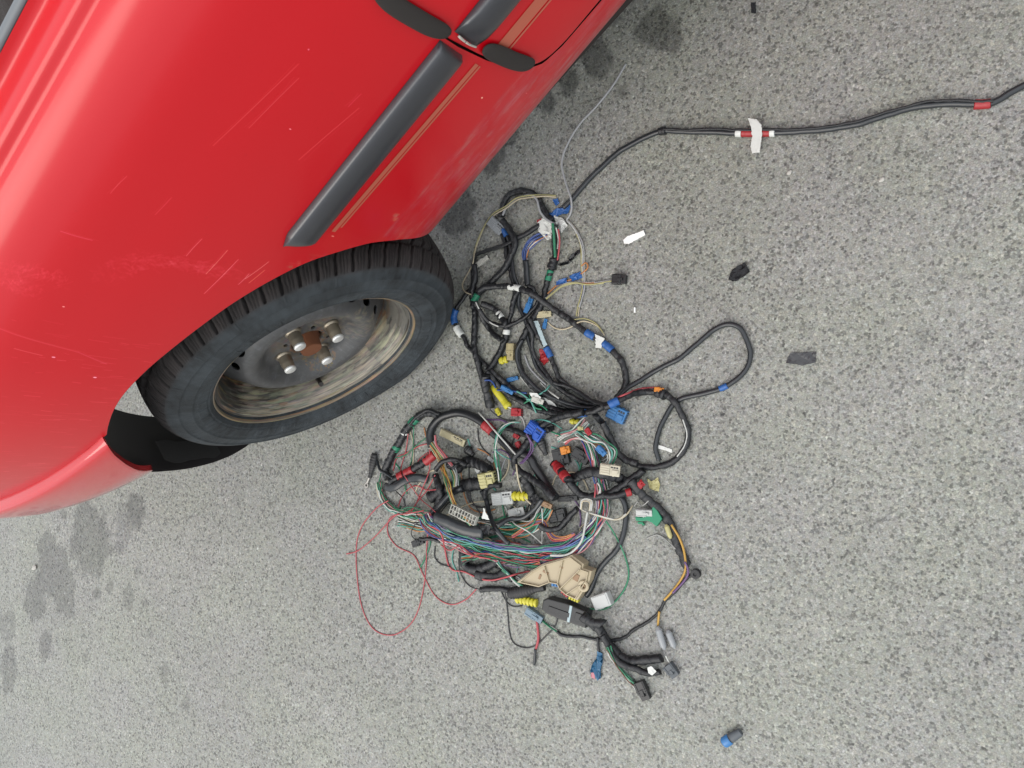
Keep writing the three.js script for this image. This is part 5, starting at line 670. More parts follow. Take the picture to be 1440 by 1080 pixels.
{t:"w",H:"lower",n:"wire",m:"w_red",r:0.00114,p:[-1570,118,2693,-1643,112,2763,-1722,85,2818,-1802,47,2866,-1880,24,2925,-1947,26,3000,-2011,29,3077,-2080,22,3150,-2151,14,3222,-2221,12,3294,-2292,11,3365,-2367,11,3433,-2442,11,3499,-2520,11,3564,-2598,11,3627,-2679,11,3687,-2763,11,3743,-2850,11,3794,-2940,11,3840,-3033,11,3878,-3129,11,3908,-3228,11,3926,-3329,11,3933,-3429,11,3931,-3529,11,3919,-3628,11,3899,-3723,11,3865,-3811,11,3817,-3892,11,3758,-3964,11,3687,-4025,11,3607,-4070,11,3517,-4094,11,3419,-4100,11,3319,-4093,11,3218,-4076,11,3119,-4051,11,3022,-4017,11,2927,-3977,11,2834,-3932,11,2744,-3885,11,2655,-3834,11,2568,-3782,11,2482,-3728,11,2397,-3671,11,2313,-3614,11,2231,-3554,11,2150,-3491,11,2071,-3425,11,1995,-3355,11,1923,-3279,11,1856,-3197,11,1798,-3108,11,1751,-3015,11,1713,-2918,11,1684,-2819,11,1664,-2720,12,1650,-2619,14,1641,-2519,23,1638,-2422,48,1644,-2324,72,1654,-2228,95,1673,-2132,111,1698,-2034,116,1721]},
{t:"w",H:"lower",n:"wire",m:"w_red",r:0.00114,p:[-1930,204,2092,-2029,183,2080,-2124,150,2065,-2219,115,2053,-2314,79,2044,-2410,45,2039,-2509,22,2041,-2610,13,2048,-2712,11,2057,-2813,11,2063,-2915,11,2066,-3017,11,2066,-3119,11,2064,-3221,11,2060,-3323,11,2054,-3424,11,2038,-3521,11,2008,-3614,11,1967,-3706,11,1924]},
{t:"w",H:"lower",n:"wire",m:"w_red",r:0.00168,p:[-1311,496,2735,-1250,496,2817,-1185,495,2896,-1150,491,2991,-1176,460,3080,-1239,395,3125,-1306,321,3151,-1372,245,3170,-1440,170,3188,-1508,98,3213,-1577,39,3260,-1633,18,3341,-1675,17,3435,-1699,17,3534,-1672,17,3631,-1598,17,3701,-1514,17,3760,-1445,17,3835,-1386,19,3919,-1323,36,3998,-1254,79,4060,-1182,130,4113,-1108,175,4167,-1029,190,4229,-948,163,4286,-856,154,4328,-764,184,4361,-677,230,4390,-587,269,4419,-491,281,4450,-423,216,4477,-404,117,4493,-358,34,4520,-266,17,4560]},
{t:"w",H:"lower",n:"wire",m:"w_red",r:0.0012,p:[-600,12,1375,-689,13,1328,-781,16,1288,-879,23,1264,-977,25,1244,-1075,20,1222,-1172,14,1195,-1266,13,1159,-1364,17,1139,-1456,26,1173,-1537,26,1233,-1620,18,1289]},
{t:"w",H:"lower",n:"wire",m:"w_red",r:0.0012,p:[-555,162,1537,-621,155,1618,-692,133,1692,-771,91,1746,-854,62,1802,-929,86,1870,-1013,108,1928,-1110,94,1963,-1206,60,1986,-1303,29,2013,-1399,16,2052,-1489,27,2103,-1544,90,2161,-1578,176,2207,-1660,233,2217,-1764,238,2201]},
{t:"w",H:"lower",n:"wire",m:"w_red",r:0.0012,p:[-799,251,2304,-884,222,2255,-965,180,2210,-1044,133,2165,-1121,84,2117,-1195,43,2061,-1257,23,1983,-1308,26,1894,-1388,23,1833,-1487,21,1806,-1588,27,1800,-1691,24,1804,-1789,20,1831,-1856,60,1892,-1893,130,1957]},
{t:"w",H:"lower",n:"wire",m:"w_red",r:0.00108,p:[-782,140,980,-869,105,1027,-956,60,1064,-1044,27,1111,-1129,22,1172,-1218,21,1227,-1306,25,1284,-1363,68,1358,-1390,135,1435,-1433,189,1512]},
{t:"w",H:"lower",n:"wire",m:"w_green",r:0.00108,p:[-596,119,946,-680,76,993,-761,42,1049,-835,33,1122,-903,36,1201,-974,37,1278,-1052,30,1348,-1138,23,1406,-1233,14,1450]},
{t:"w",H:"lower",n:"wire",m:"w_green",r:0.00108,p:[-539,27,1262,-645,20,1252,-751,19,1244,-857,30,1241,-964,37,1241,-1070,31,1238,-1176,26,1225,-1271,56,1194,-1352,115,1157]},
{t:"w",H:"lower",n:"wire",m:"w_red",r:0.0012,p:[-743,192,2014,-844,167,2037,-942,127,2051,-1039,83,2061,-1137,41,2071,-1240,18,2086,-1346,18,2098,-1445,50,2118,-1502,125,2164,-1540,210,2217,-1621,256,2264]},
{t:"w",H:"lower",n:"wire",m:"w_red",r:0.00108,p:[-1307,253,1597,-1303,252,1702,-1341,190,1773,-1395,106,1809,-1438,36,1871,-1438,29,1976,-1428,29,2082,-1396,51,2180,-1343,102,2256,-1284,162,2320,-1225,225,2382,-1168,288,2446,-1115,350,2513,-1062,414,2580,-1011,474,2651,-969,511,2740]},
{t:"w",H:"lower",n:"wire",m:"w_red",r:0.00132,p:[-1574,51,3104,-1525,79,3190,-1478,88,3281,-1398,125,3331,-1312,177,3353,-1225,231,3371,-1136,279,3390,-1066,310,3447,-1059,312,3549,-1000,320,3633,-931,331,3709,-859,339,3782,-782,343,3851,-705,344,3919,-627,344,3987]},
{t:"w",H:"lower",n:"wire",m:"w_black",r:0.0012,p:[-1670,115,2491,-1780,115,2475,-1889,112,2493,-1989,96,2538,-2037,55,2620,-2017,22,2724,-1994,13,2832]},
{t:"w",H:"lower",n:"wire",m:"w_black",r:0.00132,p:[-1728,13,3042,-1805,13,3112,-1867,13,3194,-1873,14,3297,-1831,17,3392,-1761,25,3468,-1688,33,3543]},
{t:"w",H:"lower",n:"wire",m:"w_black",r:0.0012,p:[-1419,13,3527,-1483,20,3618,-1533,28,3718,-1566,23,3824,-1580,14,3935,-1556,16,4044,-1495,34,4135,-1412,63,4204,-1327,89,4272]},
{t:"w",H:"lower",n:"wire",m:"w_black",r:0.00132,p:[-902,82,4572,-967,50,4645,-1029,24,4722,-1085,14,4807,-1138,13,4895,-1194,13,4981,-1253,13,5064,-1309,13,5150,-1356,13,5242,-1393,13,5337,-1386,13,5437,-1329,13,5522,-1255,13,5593,-1167,13,5645,-1069,13,5673,-967,13,5683,-865,13,5675,-763,13,5660,-661,13,5647,-560,13,5635,-460,13,5609,-371,13,5559,-287,13,5501]},
{t:"w",H:"lower",n:"wire",m:"w_black",r:0.0012,p:[-1018,12,4533,-1038,12,4643,-1041,12,4754,-998,12,4856,-912,12,4925,-810,12,4971]},
{t:"w",H:"lower",n:"wire",m:"w_black",r:0.00108,p:[-1685,232,1708,-1718,143,1765,-1752,58,1825,-1787,18,1919,-1830,11,2020]},
{t:"w",H:"lower",n:"wire",m:"w_black",r:0.0012,p:[502,12,1835,439,12,1917,383,12,2004,354,12,2104,347,12,2207,367,12,2308,405,12,2405]},
{t:"w",H:"lower",n:"wire",m:"w_red",r:0.0024,p:[-717,25,5357,-772,27,5447,-826,30,5537,-889,35,5621,-970,39,5688,-1058,42,5746]},
{t:"c",H:"lower",n:"cable",m:"sheath",r:0.00254,f:1,p:[-1036,64,5736,-1111,53,5805,-1187,41,5873,-1261,33,5942]},
{t:"w",H:"lower",n:"wire",m:"w_green",r:0.0012,p:[-1878,43,1152,-1951,71,1225,-2028,83,1298,-2072,87,1394,-2088,90,1500,-2102,93,1606]},
{t:"k",H:"lower",n:"relay_box",k:"relay",m:"blackpl",c:[-26,0,5519],y:-0.869,s:[0.0834,0.022,0.0276]},
{t:"c",H:"lower",n:"cable",m:"tape",r:0.00733,f:1,p:[250,219,5796,277,170,5951,311,123,6106,306,108,6270,299,102,6436,304,88,6600,373,77,6748,496,74,6857,646,73,6927,801,73,6985,953,73,7051]},
{t:"c",H:"lower",n:"cable",m:"tape",r:0.00508,f:1,p:[358,223,6214,338,219,6325,318,215,6435,303,208,6547,303,201,6659,324,189,6768,377,171,6865,448,144,6948,512,111,7035,580,81,7119,674,62,7176,779,54,7216]},
{t:"c",H:"lower",n:"cable",m:"tape",r:0.0079,f:1,p:[289,350,5753,330,344,5882,414,330,5988,520,314,6072]},
{t:"b",H:"lower",n:"wire",m:["w_green","w_teal","w_black","w_brown","w_white","w_green"],w:0.0072,h:0.0035,k:8,p:[318,287,6408,281,257,6577,236,184,6731,202,98,6881,196,48,7048,235,36,7219]},
{t:"c",H:"lower",n:"cable",m:"tape",r:0.00226,f:1,p:[156,60,6189,108,53,6258,59,45,6327,11,37,6396]},
{t:"w",H:"lower",n:"wire",m:"w_white",r:0.00132,p:[1061,119,7058,1037,92,7119,1018,61,7181,1015,35,7248]},
{t:"b",H:"lower",n:"wire",m:["w_green","w_white","w_black"],w:0.0036,h:0.002,k:4,p:[-613,26,5389,-573,35,5499,-520,46,5603,-464,56,5706]},
{t:"s",H:"lower",n:"tape_flag",m:"bluedark",h:0,th:0.0005,wr:5,p:[7,6377,46,6456,-37,6579,-166,6675,-232,6778,-323,6784,-324,6699,-300,6627,-360,6594,-245,6517,-123,6473]},
{t:"s",H:"lower",n:"tape_flag",m:"pinktape",h:0,th:0.0005,wr:3,p:[-340,6591,-292,6660,-375,6741,-411,6678]},
{t:"s",H:"lower",n:"tape_flag",m:"whitetape",h:118,th:0.0005,wr:2,p:[669,7050,750,7069,766,7187,663,7196,620,7131]},
{t:"k",H:"lower",n:"wire_connector",k:"plug",m:"blackpl",c:[318,0,7314],y:-1.782,s:[0.0334,0.013,0.0192]},
{t:"k",H:"lower",n:"wire_connector",k:"plug",m:"greypl",c:[972,0,7303],y:-1.515,s:[0.0236,0.012,0.018]},
{t:"k",H:"lower",n:"inline_fuse",k:"capsule",m:"clear",c:[1154,0,6788],y:-1.934,s:[0.0396,0.009,0.012]},
{t:"k",H:"lower",n:"inline_fuse",k:"capsule",m:"clear",c:[1291,0,6891],y:-1.854,s:[0.0315,0.008,0.0108]},
{t:"k",H:"lower",n:"wire_connector",k:"plug",m:"greyblue",c:[-670,0,5240],y:-1.131,s:[0.0372,0.011,0.0156]},
{t:"k",H:"lower",n:"wire_connector",k:"block",m:"whitepl",c:[663,0,5740],y:-0.257,s:[0.0335,0.018,0.024]},
{t:"s",H:"lower",n:"fuse_box_placeholder",m:"fuse",h:0,th:0.0005,wr:1,p:[-453,4614,-94,4613,194,4647,592,4785,752,4830,841,5068,782,5119,888,5247,751,5351,360,5488,243,5326,200,5180,216,5070,89,4959,-142,4903]},
{t:"c",H:"lower",n:"tape_band",m:"green",r:0.00793,f:1,p:[-443,79,848,-511,78,843,-580,80,842,-648,82,844],band:1},
{t:"c",H:"lower",n:"tape_band",m:"whitetape",r:0.00763,f:1,p:[-780,85,860,-822,85,870,-863,85,883,-904,83,896],band:1},
{t:"c",H:"lower",n:"tape_band",m:"green",r:0.00783,f:1,p:[-1183,74,981,-1223,74,993,-1263,74,1004,-1303,73,1017],band:1},
{t:"c",H:"lower",n:"tape_band",m:"red",r:0.0094,f:1,p:[694,94,1876,711,91,1934,725,88,1992,737,86,2052,746,84,2111],band:1},
{t:"c",H:"lower",n:"tape_band",m:"red",r:0.00883,f:1,p:[-544,87,1656,-616,84,1652,-689,82,1649,-761,79,1644,-833,79,1637],band:1},
{t:"c",H:"lower",n:"tape_band",m:"red",r:0.00883,f:1,p:[-1151,102,1590,-1217,108,1577,-1283,114,1563,-1349,120,1548],band:1},
{t:"c",H:"lower",n:"tape_band",m:"red",r:0.00883,f:1,p:[-1384,124,1540,-1428,130,1529,-1472,137,1519,-1516,146,1509],band:1},
{t:"c",H:"lower",n:"tape_band",m:"red",r:0.00883,f:1,p:[1421,105,3355,1441,134,3422,1462,171,3485,1482,210,3546],band:1},
{t:"c",H:"lower",n:"tape_band",m:"red",r:0.00883,f:1,p:[1504,254,3613,1516,278,3654,1528,301,3697,1538,320,3742],band:1},
{t:"c",H:"lower",n:"tape_band",m:"red",r:0.00658,f:1,p:[2244,243,4559,2273,231,4570,2302,220,4580,2331,209,4591],band:1},
{t:"s",H:"lower",n:"tape_flag",m:"red",h:309,th:0.0005,wr:3,p:[2557,4548,2648,4555,2646,4656,2533,4677,2515,4621]},
{t:"k",H:"lower",n:"rubber_boot",k:"boot",m:"rubber",c:[-497,0,4814],y:-0.407,s:[0.0761,0.02,0.024]},
{t:"k",H:"lower",n:"wire_connector",k:"rings",m:"yellow",c:[-640,0,4957],y:-0.731,s:[0.0442,0.011,0.0156]},
{t:"k",H:"lower",n:"terminal_boot",k:"boot",m:"rubber",c:[-1963,0,908],y:-2.5,s:[0.0518,0.011,0.0168]},
{t:"k",H:"lower",n:"ring_terminal",k:"lug",m:"metal",c:[-2318,10,1105],y:-2.742,s:[0.0274,0.003,0.0096]},
{t:"k",H:"lower",n:"wire_connector",k:"multi",m:"white",c:[-482,478,3074],y:-1.01,s:[0.0583,0.011,0.018]},
{t:"s",H:"lower",n:"tape_flag",m:"whitetape",h:493,th:0.0005,wr:1,p:[-64,3211,-103,3451,-223,3337]},
{t:"k",H:"lower",n:"wire_connector",k:"housing",m:"cream",c:[-41,0,1647],y:-1.054,s:[0.0597,0.01,0.0144]},
{t:"k",H:"lower",n:"wire_connector",k:"housing",m:"paleyellow",c:[208,190,2795],y:-0.479,s:[0.0359,0.015,0.0288]},
{t:"s",H:"lower",n:"tape_flag",m:"whitetape",h:0,th:0.0005,wr:1,p:[-37,2365,87,2389,78,2500,-62,2498]},
{t:"k",H:"lower",n:"wire_connector",k:"housing",m:"whitepl",c:[146,0,3207],y:-0.526,s:[0.0446,0.015,0.024]},
{t:"k",H:"lower",n:"wire_connector",k:"plug",m:"clearw",c:[217,22,3586],y:-0.376,s:[0.0344,0.01,0.0192]},
{t:"k",H:"lower",n:"wire_connector",k:"rings",m:"yellow",c:[491,18,3404],y:-0.653,s:[0.0356,0.013,0.018]},
{t:"k",H:"lower",n:"wire_connector",k:"housing",m:"blue2pl",c:[1489,29,2658],y:-1.284,s:[0.0352,0.018,0.0264]},
{t:"k",H:"lower",n:"wire_connector",k:"boot",m:"blackpl",c:[1401,0,2950],y:-1.81,s:[0.0338,0.012,0.018]},
{t:"k",H:"lower",n:"wire_connector",k:"plug",m:"orangepl",c:[1752,60,3288],y:-0.439,s:[0.0187,0.01,0.0144]},
{t:"k",H:"lower",n:"wire_connector",k:"plug",m:"blackpl",c:[1588,0,3323],y:-0.429,s:[0.0305,0.013,0.0312]},
{t:"k",H:"lower",n:"wire_connector",k:"plug",m:"blackpl",c:[1911,22,3538],y:-1.18,s:[0.0343,0.011,0.0216]},
{t:"k",H:"lower",n:"wire_connector",k:"housing",m:"creampl",c:[2307,309,4100],y:-0.805,s:[0.035,0.013,0.0192]},
{t:"k",H:"lower",n:"wire_connector",k:"rings",m:"yellow",c:[2185,0,2988],y:-0.801,s:[0.0181,0.008,0.0108]},
{t:"k",H:"lower",n:"wire_connector",k:"plug",m:"paleyellow",c:[2340,403,3237],y:-0.658,s:[0.0109,0.006,0.0072]},
{t:"k",H:"lower",n:"wire_connector",k:"plug",m:"redpl",c:[2421,414,3377],y:-1.618,s:[0.0133,0.007,0.0096]},
{t:"k",H:"lower",n:"wire_connector",k:"plug",m:"redpl",c:[1380,0,2136],y:-0.73,s:[0.0209,0.012,0.0156]},
{t:"k",H:"lower",n:"wire_connector",k:"plug",m:"redpl",c:[1088,0,2469],y:-1.309,s:[0.0129,0.008,0.0096]},
{t:"k",H:"lower",n:"wire_connector",k:"plug",m:"redpl",c:[1020,0,2640],y:-1.688,s:[0.0168,0.009,0.0096]},
{t:"k",H:"lower",n:"wire_connector",k:"plug",m:"yellow",c:[1058,0,1875],y:-1.726,s:[0.0153,0.007,0.0084]},
{t:"k",H:"lower",n:"wire_connector",k:"housing",m:"blackpl",c:[870,0,4101],y:-0.378,s:[0.034,0.014,0.0216]},
{t:"k",H:"lower",n:"wire_connector",k:"plug",m:"blackpl",c:[1209,0,3971],y:-0.553,s:[0.0408,0.008,0.0108]},
{t:"k",H:"lower",n:"wire_connector",k:"plug",m:"tan",c:[901,210,3853],y:-0.994,s:[0.0237,0.008,0.0108]},
{t:"k",H:"lower",n:"wire_connector",k:"plug",m:"blackpl",c:[-2006,0,2768],y:-0.3,s:[0.0296,0.008,0.0132]},
{t:"c",H:"lower",n:"cable",m:"tape",r:0.00338,f:1,p:[-1885,98,2737,-1794,91,2806,-1707,78,2879,-1628,59,2959,-1548,45,3039]},
{t:"s",H:"lower",n:"tape_flag",m:"whitetape",h:74,th:0.0005,wr:1,p:[-1444,3021,-1256,3180,-1379,3229,-1485,3125]},
{t:"k",H:"lower",n:"wire_connector",k:"plug",m:"bluepl",c:[2414,402,3775],y:-1.411,s:[0.0208,0.008,0.0108]},
{t:"k",H:"lower",n:"wire_connector",k:"boot",m:"blackpl",c:[106,0,2092],y:-1.316,s:[0.0218,0.014,0.018]},
{t:"k",H:"lower",n:"wire_connector",k:"plug",m:"whitepl",c:[361,0,2471],y:-1.369,s:[0.0161,0.005,0.0072]},
{t:"k",H:"lower",n:"wire_connector",k:"clip",m:"greenpl",c:[2286,0,5081],y:-0.658,s:[0.0452,0.012,0.0312]},
{t:"k",H:"lower",n:"wire_connector",k:"plug",m:"clearw",c:[2267,96,4981],y:-0.69,s:[0.0289,0.009,0.0132]},
{t:"k",H:"lower",n:"wire_connector",k:"capsule",m:"paleyellow",c:[2415,90,5476],y:-1.896,s:[0.0245,0.006,0.0084]},
{t:"k",H:"lower",n:"cable_grommet",k:"grommet",m:"rubber",c:[2329,0,6276],y:-1.257,s:[0.0184,0.011,0.0156]},
{t:"w",H:"lower",n:"wire",m:"w_metal",r:0.0012,p:[1984,12,5351,2083,12,5370,2176,12,5407,2228,19,5492,2263,42,5584,2296,77,5673,2317,98,5770]},
{t:"w",H:"lower",n:"wire",m:"w_metal",r:0.00108,p:[2160,66,4801,2264,65,4772,2276,114,4866,2364,168,4890,2472,190,4884]},
{t:"c",H:"lower",n:"cable",m:"tape",r:0.00508,f:1,p:[557,276,4051,589,251,4155,650,211,4236,742,169,4283,849,142,4295,959,135,4279,1070,135,4263,1181,140,4253,1292,147,4243]},
{t:"c",H:"lower",n:"cable",m:"sheath",r:0.00451,f:1,p:[-69,443,3624,16,387,3622,85,313,3619,154,243,3643,228,205,3700,318,194,3747,417,202,3767,516,220,3776,615,245,3780,713,271,3776,811,294,3758,908,310,3734]},
{t:"c",H:"lower",n:"cable",m:"tape",r:0.00451,f:1,p:[-621,279,1957,-513,301,1952,-405,324,1958,-300,336,1989,-200,320,2032,-124,272,2094,-90,231,2190,-57,212,2294]},
{t:"s",H:"lower",n:"tape_flag",m:"tape",h:281,th:0.0005,wr:5,p:[-307,1986,-118,2059,-83,2218,-270,2248,-366,2110]},
{t:"s",H:"lower",n:"tape_flag",m:"tape",h:483,th:0.0005,wr:5,p:[-353,3344,-153,3528,-127,3733,-342,3619]},
{t:"s",H:"lower",n:"tape_flag",m:"tape",h:156,th:0.0005,wr:5,p:[649,3542,828,3574,841,3741,635,3721]},
{t:"s",H:"lower",n:"tape_flag",m:"tape",h:69,th:0.0005,wr:4,p:[1656,2689,1835,2763,1815,2878,1631,2833]},
{t:"s",H:"upper",n:"tape_flag",m:"whitetape",h:50,th:0.0005,wr:2,p:[1972,2215,2074,2363,2088,2571,1987,2425]},
{t:"s",H:"upper",n:"tape_flag",m:"whitetape",h:179,th:0.0005,wr:2,p:[1864,2060,1979,2170,1990,2294,1839,2206]}
];
const harness = {
  upper: thing('wiring_harness', 'black taped wiring loom looped beside the tyre with a long cable trailing away', 'wiring harness', [0.3, 0, 0.1]),
  lower: thing('wiring_harness_001', 'dense tangle of multicoloured wires with a beige fuse box and red loops', 'wiring harness', [0.05, 0, 0.25]),
};
const V = (p, o) => { const a = []; for (let i = 0; i < p.length; i += 3) a.push(new THREE.Vector3(p[i] / 1e4 - o.x, p[i + 1] / 1e4, p[i + 2] / 1e4 - o.z)); return a; };
let seed = 0;
const shape2 = pts => { const s = new THREE.Shape(); pts.forEach(([x, y], i) => i ? s.lineTo(x, y) : s.moveTo(x, y)); return s; };
const torn = (pts, seedv) => { const o = []; for (let i = 0; i < pts.length; i++) { const a = pts[i], b = pts[(i + 1) % pts.length], L = Math.hypot(b[0] - a[0], b[1] - a[1]), n = Math.max(1, Math.round(L / 0.0028)), nx = -(b[1] - a[1]) / (L || 1), nz = (b[0] - a[0]) / (L || 1); for (let k = 0; k < n; k++) { const t = k / n, x = a[0] + (b[0] - a[0]) * t, z = a[1] + (b[1] - a[1]) * t, e = 0.0006 * n2(x * 200 + seedv, z * 200) + 0.0004 * n2(x * 700, z * 700 + seedv); o.push([x + nx * e, z + nz * e]); } } return o; };
function sheetGeo(pts, th, wr, seedv, maxEdge = 0.006) { pts = torn(pts, seedv);            // a limp cut of tape: outline in x, z; wrinkled and thick
  let g = new THREE.ExtrudeGeometry(shape2(pts.map(([x, z]) => [x, -z])), { depth: th, bevelEnabled: false }).rotateX(-Math.PI / 2);
  g = new TessellateModifier(maxEdge, 4).modify(g); const p = g.attributes.position;
  for (let i = 0; i < p.count; i++) { const x = p.getX(i), z = p.getZ(i); p.setY(i, p.getY(i) + 0.0012 * wr * (0.5 + 0.5 * n2(x * 70 + seedv, z * 70)) + 0.0006 * wr * n2(x * 190, z * 190 + seedv)); }
  g.deleteAttribute('normal'); g = mergeVertices(g, 1e-6); return toCreasedNormals(g, 0.7);
}
// connector shells: x along the wires, y up, z across, base at y = 0
function plug(parent, name, kind, mat, l, h, w, label) {
  const R = rngOf(Math.round(l * 1e5 + w * 3e4 + seed * 7)); let o; const dark = M.blackpl === mat ? M.rubber : M.blackpl;
  if (kind === 'plug') {
    const parts = [rbox(l * 0.62, h, w, 0.0014, -l * 0.16, h / 2, 0), rbox(l * 0.40, h * 0.8, w * 0.86, 0.001, l * 0.29, h * 0.42, 0)];
    for (const s of [-1, 1]) parts.push(rbox(l * 0.5, h * 0.12, w * 0.09, 0.0004, -l * 0.15, h * 1.02, s * w * 0.33));
    parts.push(rbox(l * 0.06, h * 1.08, w * 1.05, 0.0005, -l * 0.02, h * 0.54, 0));
    o = add(parent, name, merge(parts), mat, label);
    add(o, 'latch', merge([rbox(l * 0.34, h * 0.14, w * 0.26, 0.0005, l * 0.1, h * 1.06, 0), rbox(l * 0.07, h * 0.24, w * 0.26, 0.0005, l * 0.26, h * 1.06, 0)]), mat);
    const n = Math.max(2, Math.round(w / 0.005)); for (let k = 0; k < n; k++) add(o, 'cavity', rbox(0.0006, h * 0.4, w * 0.5 / n, 0.0001, l * 0.4915, h * 0.42, (k - (n - 1) / 2) * w * 0.8 / n), dark);
  } else if (kind === 'multi') {
    const nx = Math.max(2, Math.round(l / 0.0065)), nz = Math.max(2, Math.round(w / 0.0075)), t = 0.0011, parts = [rbox(l, h * 0.6, w, 0.001, 0, h * 0.3, 0)];
    for (let i = 0; i <= nx; i++) parts.push(rbox(t, h * 0.42, w, 0.0003, -l / 2 + t / 2 + (l - t) * i / nx, h * 0.79, 0));
    for (let j = 0; j <= nz; j++) parts.push(rbox(l, h * 0.41, t, 0.0003, 0, h * 0.79, -w / 2 + t / 2 + (w - t) * j / nz));
    parts.push(rbox(l * 0.3, h * 0.3, w * 0.14, 0.0005, 0, h * 0.5, w * 0.55));
    o = add(parent, name, merge(parts), mat, label);
    for (let i = 0; i < nx; i++) for (let j = 0; j < nz; j++) if (R() < 0.8) add(o, 'cavity', rbox((l / nx) * 0.6, h * 0.06, (w / nz) * 0.6, 0.0002, -l / 2 + l * (i + 0.5) / nx, h * 0.63, -w / 2 + w * (j + 0.5) / nz), dark);
  } else if (kind === 'housing') {
    const n = Math.max(2, Math.round(l / 0.008)), parts = [rbox(l, h * 0.86, w, 0.0016, 0, h * 0.43, 0), rbox(l * 0.46, h, w * 0.9, 0.0012, -l * 0.22, h * 0.5, 0), rbox(l * 0.1, h * 0.5, w * 1.12, 0.0008, l * 0.18, h * 0.4, 0)];
    for (let k = 0; k < n; k++) parts.push(rbox(l * 0.42, h * 0.1, w * 0.36 / n, 0.0004, -l * 0.22, h * 1.02, (k - (n - 1) / 2) * w * 0.8 / n));
    o = add(parent, name, merge(parts), mat, label);
    add(o, 'latch', merge([rbox(l * 0.3, h * 0.2, w * 0.3, 0.0006, l * 0.26, h * 0.94, w * 0.08), rbox(l * 0.05, h * 0.3, w * 0.34, 0.0004, l * 0.4, h * 0.95, w * 0.08)]), mat);
    for (let k = 0; k < 3; k++) add(o, 'cavity', rbox(l * 0.10, h * 0.05, w * 0.14, 0.0002, l * (0.10 + 0.13 * k), h * 0.868, -w * 0.27), dark);
    for (let k = 0; k < n + 1; k++) add(o, 'cavity', rbox(0.0008, h * 0.4, w * 0.5 / (n + 1), 0.0001, l * 0.4995, h * 0.42, (k - n / 2) * w * 0.85 / (n + 1)), dark);
  } else if (kind === 'sleeve') {
    const r = Math.min(w, h * 1.1) / 2, g = new THREE.LatheGeometry([[0.0001, -l / 2], [r * 0.8, -l / 2], [r * 0.92, -l * 0.47], [r * 0.95, -l * 0.18], [r * 0.88, -l * 0.165], [r * 0.95, -l * 0.15], [r * 0.96, l * 0.16], [r * 0.9, l * 0.175], [r * 0.96, l * 0.19], [r * 0.97, l * 0.34], [r * 1.1, l * 0.36], [r * 1.12, l * 0.45], [r * 0.9, l * 0.5], [r * 0.6, l * 0.5], [r * 0.5, l * 0.42], [0.0001, l * 0.42]].map(p => new THREE.Vector2(...p)), 24).rotateZ(-Math.PI / 2).translate(0, r, 0);
    o = add(parent, name, toCreasedNormals(g, 0.6), mat, label);
  } else if (kind === 'rings') {
    const n = Math.max(2, Math.round(l / 0.008)), pts = [[0.0001, -l / 2]]; const r = Math.min(w, h * 1.2) / 2;
    for (let k = 0; k < n; k++) { const a = -l / 2 + l * k / n, d = l / n; pts.push([r * 0.72, a + d * 0.02], [r * 0.74, a + d * 0.3], [r * 0.95, a + d * 0.38], [r, a + d * 0.5], [r, a + d * 0.8], [r * 0.93, a + d * 0.93], [r * 0.72, a + d * 0.99]); }
    pts.push([0.0001, l / 2]); const g = new THREE.LatheGeometry(pts.map(p => new THREE.Vector2(...p)), 20).rotateZ(-Math.PI / 2); g.scale(1, h / w > 0.5 ? 1 : 0.8, w / (2 * r)); g.translate(0, r, 0);
    o = add(parent, name, toCreasedNormals(g, 0.6), mat, label);
  } else if (kind === 'boot') {
    const pts = [[0.0001, -l / 2]], n = Math.max(5, Math.round(l / 0.0055)), r = w / 2;
    for (let k = 0; k <= n * 4; k++) { const t = k / (n * 4), e = 0.55 + 0.45 * Math.sin(Math.PI * Math.min(1, 0.18 + t * 1.1)); pts.push([r * e * (1 - 0.10 * (Math.cos(t * n * Math.PI * 2) > 0 ? 1 : 0)), -l / 2 + l * t]); }
    pts.push([0.0001, l / 2]); const g = new THREE.LatheGeometry(pts.map(p => new THREE.Vector2(...p)), 22).rotateZ(-Math.PI / 2); g.scale(1, h / w, 1); g.translate(0, h / 2, 0);
    o = add(parent, name, g, mat, label);
  } else if (kind === 'relay') {
    const s = new THREE.Shape(); s.moveTo(-l / 2, -w * 0.28); s.lineTo(-l * 0.40, -w * 0.42); s.lineTo(-l * 0.1, -w * 0.5); s.lineTo(l / 2, -w * 0.46); s.lineTo(l / 2, w * 0.42); s.lineTo(0, w * 0.5); s.lineTo(-l * 0.42, w * 0.40); s.lineTo(-l / 2, w * 0.22); s.closePath();
    const g = new THREE.ExtrudeGeometry(s, { depth: h - 0.005, bevelEnabled: true, bevelSize: 0.0025, bevelThickness: 0.0025, bevelSegments: 3 }).rotateX(-Math.PI / 2).translate(0, 0.0025, 0);
    o = add(parent, name, g, mat, label);
    add(o, 'relay_band', rbox(0.0052, h + 0.002, w * 1.09, 0.0008, l * 0.13, h / 2, 0), M.palelabel); add(o, 'relay_ridge', merge([rbox(l * 0.5, 0.002, w * 0.3, 0.0008, -l * 0.12, h + 0.0005, w * 0.1), rbox(l * 0.2, 0.0026, w * 0.5, 0.0008, l * 0.36, h + 0.0005, 0)]), mat); add(o, 'relay_end', at(new THREE.SphereGeometry(0.005, 14, 10), -l / 2 + 0.002, h * 0.72, -w * 0.1), M.redpl);
  } else if (kind === 'capsule') {
    const r = w / 2, pts = [[0.0001, -l / 2], [r * 0.5, -l / 2], [r * 0.55, -l * 0.42], [r * 0.92, -l * 0.36], [r, -l * 0.3], [r, -0.0008], [r * 1.08, 0], [r, 0.0008], [r * 0.96, l * 0.36], [r * 0.6, l * 0.42], [r * 0.5, l / 2], [0.0001, l / 2]];
